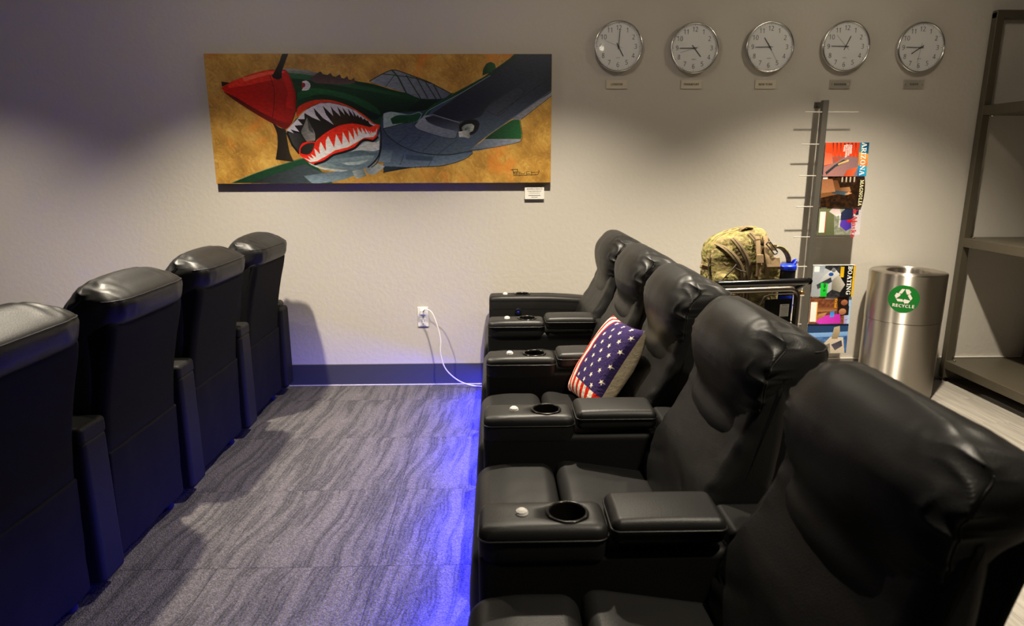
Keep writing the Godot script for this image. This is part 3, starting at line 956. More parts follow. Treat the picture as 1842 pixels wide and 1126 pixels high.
func build_painting() -> void:
	var im := Image.create(1400, 512, false, Image.FORMAT_RGBA8)
	var n1 := noise(FastNoiseLite.TYPE_SIMPLEX_SMOOTH, 0.008, 200, 4)
	var n2 := noise(FastNoiseLite.TYPE_SIMPLEX_SMOOTH, 0.045, 201, 3)
	var n3 := noise(FastNoiseLite.TYPE_SIMPLEX_SMOOTH, 0.005, 202, 3)
	for y in 512:
		for x in 1400:
			var c := Color(0.70, 0.525, 0.225)
			var a := n1.get_noise_2d(x, y)
			var b := n2.get_noise_2d(x + 60.0 * a, y + 80.0 * a)
			var o := n3.get_noise_2d(x, y + 900.0)
			c = c.lerp(Color(0.79, 0.635, 0.31), clampf(a * 1.3, 0.0, 1.0))
			c = c.lerp(Color(0.545, 0.395, 0.16), clampf(-a * 1.3, 0.0, 1.0))
			c = c.lerp(Color(0.87, 0.735, 0.42), clampf(b * 0.7 - 0.08, 0.0, 0.6))
			c = c.lerp(Color(0.50, 0.36, 0.155), clampf(-b * 0.7 - 0.08, 0.0, 0.5))
			c = c.lerp(Color(0.83, 0.47, 0.16), clampf((o - 0.28) * 2.0, 0.0, 0.5))
			im.set_pixel(x, y, c)
	var k := 1.4
	var brush := noise(FastNoiseLite.TYPE_SIMPLEX_SMOOTH, 0.02, 205, 3)
	for s in ART:
		var pts := V(s[1])
		for i in pts.size(): pts[i] *= k
		if s[0] == "t": fill_poly(im, pts, Color(s[2]), Color(s[3]), s[4], brush, 0.10)
		elif s[0] == "p": fill_poly(im, curved(pts, true), lit(s[2]), lit(s[3]), s[4], brush, 0.16)
		else: stroke(im, curved(pts, false), Color(s[2]), maxf(1.6, s[4] * 0.75))
	var soft := im.duplicate()
	soft.resize(1024, 374, Image.INTERPOLATE_LANCZOS)
	var art := textured(soft, 0.42, 0.45)
	var o := thing("wall_canvas", "long canvas of a green fighter plane with red nose and shark teeth", "painting", Vector3(-0.7085, 1.755, 0.0), 0.0)
	var w := 2.125
	var h := 0.778
	var g := Geo.new()
	g.rbox(Vector3(0, 0, 0.0225), Vector3(w, h, 0.043), 0.003, 2)
	part(g, "stretched_canvas", mat(Color(0.56, 0.41, 0.16), 0.7), o)
	g = Geo.new()
	g.quad(Vector3(-w / 2 + 0.001, h / 2 - 0.001, 0.0447), Vector3(w / 2 - 0.001, h / 2 - 0.001, 0.0447), Vector3(w / 2 - 0.001, -h / 2 + 0.001, 0.0447), Vector3(-w / 2 + 0.001, -h / 2 + 0.001, 0.0447))
	part(g, "painted_face", art, o, Vector3.ZERO, "painted fighter plane on a gold ground")
	# title card
	var t := thing("title_card", "small white title card under the corner of the canvas", "card", Vector3(0.2515, 1.2995, 0.0))
	g = Geo.new(); g.rbox(Vector3(0, 0, 0.010), Vector3(0.126, 0.078, 0.018), 0.001, 1); part(g, "card", M.paper, t)
	var y := 0.026
	for l in [["MICHELLE ROUCH", 0.0085, 700], ["\"P-40E TIGER MOUTH\"", 0.0062, 700]]:
		word(l[0], l[1], "lettering", M.ink, t, Transform3D(Basis.IDENTITY, Vector3(0, y, 0.0192)), "Droid Sans", l[2], 0.0003)
		y -= l[1] + 0.0062
	for l in [[0.072, 0.0022, 0.0], [0.078, 0.0040, -0.015], [0.040, 0.0030, -0.027]]:
		g = Geo.new(); g.rbox(Vector3(0, l[2], 0.0193), Vector3(l[0], l[1], 0.0004), 0.0001, 1); part(g, "text_line", mat(Color(0.35, 0.35, 0.35), 0.7), t)

# ------------------------------------------------------------------ clocks
func clock_hand(l: float, tail: float, w: float, z: float) -> Geo:
	var g := Geo.new()
	g.rbox(Vector3(0, (l - tail) / 2, z), Vector3(w, l + tail, 0.0014), 0.0005, 1)
	g.lathe([[w * 1.1, -0.001], [w * 1.1, 0.001]], Vector3(0, 0, z), 14, Basis(Vector3.RIGHT, PI / 2))
	return g

func build_clocks() -> void:
	var R := 0.1505
	var round_z := Basis(Vector3.RIGHT, PI / 2)
	var proto := Node3D.new()
	var g := Geo.new()
	g.lathe([[0.133, 0.001], [0.1435, 0.001], [0.1475, 0.010], [R, 0.030], [R, 0.036], [0.147, 0.0415], [0.141, 0.0405], [0.139, 0.034], [0.139, 0.028]], Vector3.ZERO, 64, round_z, false, false)
	part(g, "rim", M.clock_rim, proto)
	g = Geo.new(); g.lathe([[0.139, 0.028], [0.07, 0.028], [0.003, 0.028]], Vector3.ZERO, 64, round_z, false, true)
	var face := part(g, "dial", M.clock_face, proto)
	var ticks := Geo.new()
	for i in 60:
		var a := TAU * i / 60.0
		var big := i % 5 == 0
		var l := 0.006 if big else 0.004
		ticks.rbox(Basis(Vector3.BACK, -a) * Vector3(0, 0.1325, 0.0285), Vector3(0.0026 if big else 0.0011, l, 0.0008), 0.0002, 1, Basis(Vector3.BACK, -a))
	part(ticks, "minute_track", M.ink, face).set_meta("kind", "stuff")
	for i in 12:
		var a := TAU * (i + 1) / 12.0
		word(str(i + 1), 0.0265, "numeral", M.ink, face, Transform3D(Basis.IDENTITY, Vector3(sin(a) * 0.108, cos(a) * 0.108, 0.0287)), "Droid Sans", 400, 0.0005, 0.92)
	word("QUARTZ", 0.0052, "lettering", M.ink, face, Transform3D(Basis.IDENTITY, Vector3(0, -0.066, 0.0287)), "Droid Sans", 400, 0.0003)
	part(clock_hand(0.066, 0.022, 0.0055, 0.0305), "hour_hand", M.ink, proto)
	part(clock_hand(0.092, 0.018, 0.0042, 0.0325), "minute_hand", M.ink, proto)
	part(clock_hand(0.092, 0.028, 0.0013, 0.0342), "second_hand", M.slot, proto)
	g = Geo.new(); g.lathe([[0.1395, 0.0375], [0.11, 0.0385], [0.06, 0.0395], [0.004, 0.0398]], Vector3.ZERO, 48, round_z, false, true)
	part(g, "glass", M.pane, proto)
	var data := [["LONDON", 0.766, 2.190, 151, 4, 292], ["FRANKFURT", 1.239, 2.181, 140, 269, 252], ["NEW YORK", 1.711, 2.188, 325, 269, 150], ["BAHRAIN", 2.188, 2.192, 24, 271, 316], ["TOKYO", 2.663, 2.186, 236, 271, 188]]
	for i in 5:
		var d: Array = data[i]
		var o: Node3D = proto.duplicate()
		o.name = numbered("wall_clock")
		add_child(o)
		o.position = Vector3(d[1], d[2], 0.0)
		tag(o, "round silver wall clock above the %s plate" % d[0].capitalize(), "clock", "world clocks on the wall")
		o.get_node("hour_hand").rotation_degrees.z = -d[3]
		o.get_node("minute_hand").rotation_degrees.z = -d[4]
		o.get_node("second_hand").rotation_degrees.z = -d[5]
		var steel := i >= 3
		var p := thing("city_plate", ("small brushed metal plate reading %s" if steel else "small cream plate reading %s") % d[0], "plate", Vector3(d[1], 1.970, 0.0), 0.0, "city plates under the clocks")
		g = Geo.new(); g.rbox(Vector3(0, 0, 0.004), Vector3(0.132, 0.053, 0.0075), 0.001, 1)
		part(g, "plate", M.plate if steel else M.plate_cream, p)
		word(d[0], 0.0125, "lettering", M.ink, p, Transform3D(Basis.IDENTITY, Vector3(0, 0, 0.0080)), "Droid Sans", 700, 0.0004)
		if steel:
			for x in [-0.055, 0.055]:
				g = Geo.new(); g.lathe([[0.004, 0.0], [0.0036, 0.0016], [0.001, 0.002]], Vector3(x, 0, 0.0078), 10, round_z); part(g, "screw", M.chrome, p)
	proto.free()

# ------------------------------------------------------------------ magazine rack
func build_rack() -> void:
	var o := thing("magazine_rack", "wall-mounted steel pole with thin pins holding magazines sideways", "rack", Vector3(2.057, 0.0, 0.0))
	var g := Geo.new()
	g.rbox(Vector3(0, 1.02, 0.102), Vector3(0.036, 1.69, 0.036), 0.002, 1)
	part(g, "pole", M.pole, o)
	for y in [1.845, 0.30]:
		g = Geo.new()
		g.rbox(Vector3(0, y, 0.0465), Vector3(0.022, 0.024, 0.079), 0.001, 1)
		g.rbox(Vector3(0, y, 0.0055), Vector3(0.040, 0.036, 0.008), 0.001, 1)
		part(g, "bracket", M.pole, o)
	for i in 9:
		var y := 1.794 - 0.1945 * i
		g = Geo.new()
		g.tube(PackedVector3Array([Vector3(-0.123, y, 0.112), Vector3(0.0, y, 0.112), Vector3(0.21, y, 0.112)]), 0.0035, 8)
		part(g, "pin", M.pin, o)
	# covers are drawn upright, then hung with their top to the right
	var tops := [[1, 0.0], [2, 0.0], [3, 0.018], [5, 0.0], [6, 0.008], [7, 0.0]]
	var labels := ["magazine with red canyon cover, topmost on the rack", "magazine with dark brown cover below the red canyon cover", "magazine with grey cover and two people in blue jackets holding a fish",
		"boating magazine with black and white cover and yellow lettering", "magazine with two smiling people and magenta clothing on cover", "magazine with blue sky and pale rock cover, lowest on the rack"]
	for i in 6:
		var y: float = 1.794 - 0.1945 * tops[i][0] + 0.010 + tops[i][1] - 0.208
		var m := thing("magazine", labels[i], "magazine", Vector3(2.078, y, 0.116), 0.0, "magazines on the wall rack")
		var cover := textured(cover_image(i), 0.22, 0.5)
		var W := 0.276
		var H := 0.208
		# a slightly bowed sheet stack, leaning forward over the pin below
		var sheet := Geo.new()
		var kx := 10
		var pv := PackedVector3Array()
		var uv := PackedVector2Array()
		var pt := PackedInt32Array()
		for a in kx + 1:
			for b in 5:
				var fx := float(a) / kx
				var fy := float(b) / 4
				var bow := 0.006 * sin(fx * PI) + 0.010 * pow(fx, 2.0) * (1.0 if i == 1 or i == 3 else 0.3)
				pv.append(Vector3(fx * W - (0.012 * pow(fy - 0.5, 2.0) * 4.0 if (i == 1) else 0.0) * fx, fy * H, 0.0125 - 0.007 * fy + bow))
				uv.append(Vector2(1.0 - fy, 1.0 - fx))
		for a in kx:
			for b in 4:
				var q := a * 5 + b
				pt.append_array([q, q + 1, q + 5, q + 1, q + 6, q + 5])
		for q in pv.size(): uv[q] = Vector2(1.0 - uv[q].x, 1.0 - uv[q].y)
		# upright cover: u runs across the page (screen down), v from the head (screen right)
		for q in pv.size(): uv[q] = Vector2(1.0 - pv[q].y / H, 1.0 - pv[q].x / W)
		sheet.patch(pv, pt, uv, false, false)
		var back := PackedVector3Array()
		for p in pv: back.append(p - Vector3(0, 0, 0.0045))
		part(sheet, "cover", cover, m)
		var blk := Geo.new()
		var bv := PackedVector3Array()
		var bt := PackedInt32Array()
		for p in pv: bv.append(p - Vector3(0, 0, 0.0004))
		for p in back: bv.append(p)
		var nn := pv.size()
		for q in range(0, pt.size(), 3):
			bt.append_array([pt[q], pt[q + 1], pt[q + 2], pt[q] + nn, pt[q + 2] + nn, pt[q + 1] + nn])
		var rim := PackedInt32Array()
		for b in 5: rim.append(b)
		for a in range(1, kx + 1): rim.append(a * 5 + 4)
		for b in range(3, -1, -1): rim.append(kx * 5 + b)
		for a in range(kx - 1, 0, -1): rim.append(a * 5)
		for q in rim.size():
			var a := rim[q]
			var b := rim[(q + 1) % rim.size()]
			bt.append_array([b, a, a + nn, b, a + nn, b + nn])
		blk.patch(bv, bt, PackedVector2Array(), true)
		part(blk, "pages", M.paper, m)
		# the other half hangs behind the pin, folded over it at the spine
		var bk := Geo.new()
		bk.rbox(Vector3(W / 2, H * 0.52, -0.0115), Vector3(W, H * 0.96, 0.004), 0.001, 1)
		bk.rbox(Vector3(W / 2, H - 0.001, -0.004), Vector3(W, 0.003, 0.018), 0.001, 1)
		part(bk, "back_pages", M.paper, m)
		titles(m, i, W, H)

func titles(m: Node3D, i: int, W: float, H: float) -> void:
	# words run down the page as it hangs: letter tops point right
	var white := mat(Color(0.95, 0.95, 0.93), 0.4)
	var list := []
	if i == 0: list = [["ARIZONA", 0.030, 0.243, 0.52, white, "Droid Serif", 1.0], ["GRAND", 0.0115, 0.160, 0.80, white, "Droid Sans", 1.0], ["CANYON", 0.0115, 0.146, 0.78, white, "Droid Sans", 1.0], ["NATIONAL", 0.0115, 0.132, 0.75, white, "Droid Sans", 1.0], ["PARK", 0.0115, 0.118, 0.83, white, "Droid Sans", 1.0]]
	elif i == 1: list = [["MAGNOLIA", 0.021, 0.251, 0.44, mat(Color(0.88, 0.87, 0.70), 0.4), "Droid Serif", 0.95]]
	elif i == 2: list = [["Fish Alaska", 0.030, 0.232, 0.5, mat(Color(0.72, 0.12, 0.22), 0.4), "Droid Serif", 1.0], ["REEL DREAMS", 0.009, 0.135, 0.42, white, "Droid Sans", 1.0]]
	elif i == 3: list = [["BOATING", 0.027, 0.240, 0.52, white, "Droid Serif", 1.05], ["BOAT OF THE YEAR AWARDS", 0.0085, 0.265, 0.5, mat(Color(0.95, 0.78, 0.1), 0.4), "Droid Sans", 1.15], ["20+ G", 0.015, 0.083, 0.30, M.ink, "Droid Sans", 1.0]]
	elif i == 4: list = [["F", 0.024, 0.248, 0.93, mat(Color(0.80, 0.2, 0.62), 0.4), "Droid Serif", 1.0], ["ska", 0.024, 0.248, 0.13, mat(Color(0.70, 0.55, 0.80), 0.4), "Droid Serif", 1.0], ["Kenai", 0.016, 0.170, 0.68, mat(Color(0.92, 0.66, 0.1), 0.4), "Droid Serif", 1.0]]
	else: list = []
	for t in list:
		var y: float = t[3] * H
		var k := 1.0 if i == 1 or i == 3 else 0.3
		var fx: float = t[2] / W
		var z = 0.0125 - 0.007 * t[3] + 0.006 * sin(fx * PI) + 0.010 * fx * fx * k
		var dx := (0.006 * PI * cos(fx * PI) + 0.020 * fx * k) / W
		var ex := Vector3(0, -1, 0.007 / H).normalized()
		var ey := Vector3(1, 0, dx).normalized()
		var ez := ex.cross(ey).normalized()
		word(t[0], t[1], "lettering", t[4], m, Transform3D(Basis(ex, ey, ez), Vector3(t[2], y, z) + ez * 0.0010), t[5], 700, 0.0004, t[6])

func cover_image(i: int) -> Image:
	# upright page 210 x 280, head of the page at the top
	var im := Image.create(210, 280, false, Image.FORMAT_RGBA8)
	var n := noise(FastNoiseLite.TYPE_SIMPLEX_SMOOTH, 0.03, 300 + i, 3)
	var base := [Color(0.72, 0.28, 0.16), Color(0.10, 0.07, 0.05), Color(0.58, 0.58, 0.53), Color(0.12, 0.12, 0.13), Color(0.36, 0.20, 0.13), Color(0.16, 0.30, 0.52)]
	var alt := [Color(0.50, 0.36, 0.36), Color(0.22, 0.13, 0.07), Color(0.42, 0.45, 0.38), Color(0.22, 0.22, 0.24), Color(0.52, 0.32, 0.20), Color(0.30, 0.46, 0.68)]
	for y in 280:
		for x in 210:
			im.set_pixel(x, y, base[i].lerp(alt[i], clampf(0.5 + n.get_noise_2d(x, y), 0, 1)))
	var P := func(a: Array, c0: String, c1: String, ang: float): fill_poly(im, V(a), Color(c0), Color(c1), ang, n, 0.07)
	if i == 0:
		P.call([0, 0, 210, 0, 210, 62, 0, 66], "0f6f9a", "e0963c", 20.0)
		P.call([0, 0, 70, 0, 60, 40, 0, 30], "0a3f66", "0e5f86", 0.0)
		P.call([70, 0, 150, 0, 160, 55, 60, 62], "e8a040", "c06a3a", 0.0)
		P.call([150, 0, 210, 0, 210, 66, 140, 60], "2fa6c4", "0f5fa0", 60.0)
		P.call([0, 60, 95, 70, 80, 200, 100, 280, 0, 280], "c8371a", "d84a24", 90.0)
		for q in 7: P.call([0, 85 + q * 24, 90, 80 + q * 24, 88, 86 + q * 24, 0, 93 + q * 24], "6e1d10", "e05a30", 0.0)
		P.call([90, 70, 210, 60, 210, 280, 150, 280, 120, 200, 85, 150], "7d6468", "a4706a", 70.0)
		P.call([110, 130, 120, 135, 150, 205, 200, 260, 185, 268, 140, 215, 106, 160], "3a4448", "2c3238", 90.0)
		P.call([104, 126, 116, 124, 140, 190, 130, 192], "d8b478", "c8a060", 90.0)
		P.call([70, 235, 130, 225, 140, 280, 60, 280], "d2583e", "e27a5a", 0.0)
		P.call([150, 60, 210, 90, 210, 150, 170, 130], "d0643c", "b04024", 90.0)
	elif i == 1:
		P.call([40, 180, 120, 150, 150, 280, 30, 280], "5c3a22", "7a5230", 0.0)
		P.call([80, 100, 110, 90, 120, 150, 85, 165], "a87850", "6b4630", 90.0)
		P.call([110, 110, 135, 118, 120, 210, 100, 220], "4a5660", "2c3640", 90.0)
		P.call([30, 215, 110, 190, 120, 280, 30, 280], "8c5c40", "a06e4a", 0.0)
		P.call([120, 80, 132, 110, 126, 130, 112, 104], "d09a70", "a87850", 0.0)
		for q in 4: P.call([16, 70 + q * 26, 50, 70 + q * 26, 50, 80 + q * 26, 16, 80 + q * 26], "b8b0a0", "a09888", 0.0)
		P.call([8, 246, 30, 246, 30, 276, 8, 276], "e8e6e0", "e8e6e0", 0.0)
	elif i == 2:
		P.call([0, 0, 210, 0, 210, 60, 0, 60], "b4b0b4", "c8c4c8", 0.0)
		P.call([0, 190, 210, 170, 210, 280, 0, 280], "6c7050", "545a3e", 0.0)
		P.call(Array([45, 60, 100, 50, 120, 90, 115, 135, 70, 140, 40, 110]), "1c2238", "2a3050", 90.0)
		P.call([110, 70, 165, 60, 185, 95, 150, 140, 115, 130], "3a2a8c", "5a3ab0", 90.0)
		P.call([108, 60, 130, 58, 132, 90, 112, 95], "b8202c", "a01820", 0.0)
		fill_poly(im, oval(Vector2(62, 44), 15, 13), Color("b07860"), Color("7a4a3c"), 90.0)
		fill_poly(im, oval(Vector2(122, 48), 15, 13), Color("c08a70"), Color("8a5a48"), 90.0)
		P.call([45, 20, 80, 20, 84, 40, 42, 40], "1a2030", "242a40", 0.0)
		P.call([35, 150, 80, 135, 90, 165, 60, 215, 30, 190], "b8a0a0", "e0d4d0", 0.0)
		P.call([60, 236, 195, 236, 195, 272, 60, 272], "e6e2d8", "dcd8ce", 0.0)
		P.call([60, 232, 195, 232, 195, 236, 60, 236], "b8382c", "b8382c", 0.0)
		P.call([6, 232, 40, 232, 40, 270, 6, 270], "efeeea", "efeeea", 0.0)
	elif i == 3:
		P.call([0, 0, 210, 0, 210, 14, 0, 14], "c8a020", "d8b030", 0.0)
		P.call([0, 14, 210, 14, 210, 90, 0, 90], "0c0c0e", "141416", 0.0)
		P.call([20, 200, 60, 120, 130, 110, 210, 200, 210, 280, 0, 280], "b8bcc4", "8e949c", 60.0)
		P.call([60, 110, 130, 60, 180, 90, 160, 150, 100, 150], "b8b4a8", "6e6a60", 60.0)
		P.call([20, 140, 60, 100, 110, 170, 120, 240, 60, 200], "d8d8d4", "a0a4a8", 0.0)
		P.call([80, 160, 110, 150, 160, 240, 130, 250], "2a3038", "40464c", 0.0)
		P.call([0, 200, 60, 215, 50, 280, 0, 280], "8e98a4", "a4aeb8", 0.0)
		P.call([120, 176, 210, 178, 210, 220, 118, 222], "22c83a", "18b030", 0.0)
		P.call([10, 75, 80, 75, 80, 100, 10, 100], "c8a018", "d8b020", 0.0)
		fill_poly(im, oval(Vector2(32, 145), 14, 14), Color("888c90"), Color("585c60"), 0.0)
		P.call([8, 238, 44, 238, 44, 272, 8, 272], "e8e8e8", "e0e0e0", 0.0)
		fill_poly(im, oval(Vector2(60, 160), 12, 16), Color("2858b0"), Color("1c3c80"), 0.0)
	elif i == 4:
		P.call([0, 0, 210, 0, 210, 40, 0, 46], "8cb4dc", "a8c8e8", 0.0)
		P.call([20, 20, 90, 16, 96, 90, 30, 100], "2a1a14", "1c120e", 0.0)
		P.call([90, 12, 150, 12, 156, 90, 92, 90], "241612", "1a100c", 0.0)
		fill_poly(im, oval(Vector2(64, 48), 20, 24), Color("a86a4a"), Color("7a4630"), 0.0)
		fill_poly(im, oval(Vector2(126, 56), 22, 26), Color("c08a62"), Color("8a563c"), 0.0)
		P.call([140, 70, 205, 60, 210, 200, 190, 250, 150, 170], "b82aa8", "d040c0", 90.0)
		P.call([120, 110, 160, 110, 165, 140, 125, 140], "3a78d0", "5a98e8", 0.0)
		P.call([0, 100, 40, 100, 40, 180, 0, 190], "7a7078", "988e98", 0.0)
		P.call([90, 100, 120, 96, 126, 230, 90, 250], "6e4028", "a87848", 0.0)
		P.call([130, 160, 160, 180, 190, 240, 178, 250, 140, 210], "b88a58", "8a5a34", 0.0)
		P.call([60, 232, 195, 232, 195, 272, 60, 272], "ece8e0", "e4e0d8", 0.0)
		P.call([60, 226, 195, 226, 195, 232, 60, 232], "d88a20", "d88a20", 0.0)
		P.call([6, 225, 30, 225, 30, 270, 6, 270], "f0efec", "f0efec", 0.0)
	else:
		P.call([0, 0, 60, 0, 70, 280, 0, 280], "20426e", "1c3860", 90.0)
		P.call([60, 0, 90, 0, 100, 280, 70, 280], "88b0e0", "6a98d4", 0.0)
		P.call([100, 30, 210, 10, 210, 180, 150, 170, 95, 120], "cfc4b4", "b0a490", 30.0)
		P.call([20, 60, 70, 55, 110, 70, 110, 110, 30, 100], "b8a888", "8a7a60", 0.0)
		P.call([120, 40, 160, 30, 190, 80, 150, 110], "3a3848", "54505c", 0.0)
		P.call([140, 120, 210, 110, 210, 190, 160, 170], "6c6660", "8c867c", 0.0)
	im.resize(96, 128, Image.INTERPOLATE_LANCZOS); im.resize(210, 280, Image.INTERPOLATE_CUBIC)
	return im

# ------------------------------------------------------------------ bin
func build_bin() -> void:
	var R := 0.218
	var H := 0.815
	var o := thing("recycling_bin", "round brushed steel bin with a green RECYCLE sticker", "bin", Vector3(2.622, 0, 0.262))
	var g := Geo.new()
	g.lathe([[R - 0.012, 0.0], [R - 0.004, 0.004], [R - 0.004, 0.022], [R, 0.024], [R, 0.505], [R - 0.003, 0.508]], Vector3.ZERO, 96, Basis.IDENTITY, true, false)
	for i in g.uv.size(): g.uv[i] = Vector2(g.uv[i].y, g.uv[i].x)
	part(g, "body", M.steel, o)
	g = Geo.new()
	g.lathe([[R - 0.003, 0.509], [R + 0.0012, 0.511], [R + 0.0012, H - 0.008], [R - 0.002, H - 0.002], [R - 0.010, H], [0.130, H + 0.001], [0.124, H - 0.002], [0.122, H - 0.012], [0.122, H - 0.12]], Vector3.ZERO, 96, Basis.IDENTITY, false, false)
	for i in g.uv.size(): g.uv[i] = Vector2(g.uv[i].y, g.uv[i].x)
	part(g, "lid", M.steel, o)
	g = Geo.new(); g.lathe([[R - 0.02, 0.02], [R - 0.02, H - 0.10], [0.05, H - 0.11]], Vector3.ZERO, 40, Basis.IDENTITY, true, true)
	part(g, "liner", M.slot, o)
	# sticker wrapped on the drum
	var a0 := atan2(-0.56, 0.83)      # turn from +z towards the camera side
	var wrap := func(p: Vector2, lift: float) -> Vector3:
		var a := a0 + p.x / R
		return Vector3(sin(a) * (R + lift), 0.668 + p.y, cos(a) * (R + lift))
	var sr := 0.0855
	var green := mat(Color(0.02, 0.42, 0.12), 0.5)
	var pale := mat(Color(0.86, 0.83, 0.80), 0.5)
	var disc := Geo.new()
	var pv := PackedVector3Array([wrap.call(Vector2.ZERO, 0.0022)])
	var pt := PackedInt32Array()
	for r in range(1, 5):
		for j in 40: pv.append(wrap.call(Vector2(cos(TAU * j / 40), sin(TAU * j / 40)) * sr * r / 4.0, 0.0022))
	for j in 40:
		var b := (j + 1) % 40
		pt.append_array([0, 1 + b, 1 + j])
		for r in 3: pt.append_array([1 + r * 40 + j, 1 + r * 40 + b, 41 + r * 40 + j, 1 + r * 40 + b, 41 + r * 40 + b, 41 + r * 40 + j])
	disc.patch(pv, pt, PackedVector2Array(), false, false)
	var st := part(disc, "sticker", green, o, Vector3.ZERO, "round green recycling sticker")
	for k in 3:
		var rot := Transform2D(-TAU * k / 3.0, Vector2.ZERO)
		# each chasing arrow: a bent band in two pieces with a gap, tip cut at a slant
		for s in [[[-0.030, 0.019], [-0.015, 0.045], [0.002, 0.045], [0.0, 0.040], [-0.014, 0.014]], [[0.004, 0.045], [0.024, 0.045], [0.033, 0.031], [0.037, 0.031], [0.026, 0.012], [0.014, 0.013], [0.008, 0.028]]]:
			var q := PackedVector2Array()
			for p in s: q.append(rot * (Vector2(p[0], p[1]) * 0.98) + Vector2(0.0, 0.018))
			var tri := Geometry2D.triangulate_polygon(q)
			var gg := Geo.new()
			var vv := PackedVector3Array()
			for p in q: vv.append(wrap.call(p, 0.0032))
			gg.patch(vv, tri, PackedVector2Array(), true, false)
			part(gg, "arrow", pale, st)
	var x := -0.056
	for ch in "RECYCLE":
		var p: Vector3 = wrap.call(Vector2(x + 0.0075, -0.043), 0.0030)
		word(ch, 0.0195, "letter", pale, st, Transform3D(Basis(Vector3.UP, a0 + x / R), p), "Droid Sans", 700, 0.0008, 1.05)
		x += 0.0172

# ------------------------------------------------------------------ shelf unit
func build_shelf() -> void:
	var o := thing("storage_rack", "tall grey metal storage rack with empty shelves", "rack", Vector3(3.092, 0, 0.02))
	var g: Geo
	var depth := 0.62
	var length := 1.86
	for x in [0.024, depth - 0.024]:
		for z in [0.024, length - 0.024]:
			g = Geo.new(); g.rbox(Vector3(x, 1.21, z), Vector3(0.048, 2.36, 0.048), 0.004, 2); part(g, "post", M.shelf_paint, o)
			g = Geo.new(); g.lathe([[0.020, 0.0], [0.022, 0.005], [0.009, 0.009], [0.007, 0.032]], Vector3(x, 0, z), 16); part(g, "foot", M.chrome, o)
	for z in [0.024, length - 0.024]:
		g = Geo.new(); g.rbox(Vector3(depth / 2, 2.375, z), Vector3(depth, 0.05, 0.047), 0.006, 2); part(g, "top_rail", M.shelf_paint, o)
	for y in [0.155, 1.0, 1.838]:
		g = Geo.new()
		g.rbox(Vector3(depth / 2, y - 0.031, length / 2), Vector3(depth - 0.004, 0.06, length - 0.004), 0.004, 2)
		var s := part(g, "shelf", M.shelf_paint, o)
		for z in [0.062, length - 0.062]:
			g = Geo.new(); g.lathe([[0.009, 0.0], [0.009, 0.004], [0.005, 0.008], [0.001, 0.009]], Vector3(0.05, y, z + 0.004), 12); part(g, "bolt", M.chrome, s)
			g = Geo.new(); g.lathe([[0.009, 0.0], [0.009, -0.004], [0.005, -0.010], [0.001, -0.011]], Vector3(0.05, y - 0.061, z + 0.004), 12); part(g, "bolt", M.chrome, s)

# ------------------------------------------------------------------ cart, bag, bottle
func bend(pts: Array, r := 0.04, k := 6) -> PackedVector3Array:
	var o := PackedVector3Array([pts[0]])
	for i in range(1, pts.size() - 1):
		var a: Vector3 = pts[i] + (pts[i - 1] - pts[i]).limit_length(r)
		var b: Vector3 = pts[i] + (pts[i + 1] - pts[i]).limit_length(r)
		for j in k + 1:
			var t := float(j) / k
			o.append(a.lerp(pts[i], t).lerp((pts[i] as Vector3).lerp(b, t), t))
	o.append(pts[pts.size() - 1])
	return o

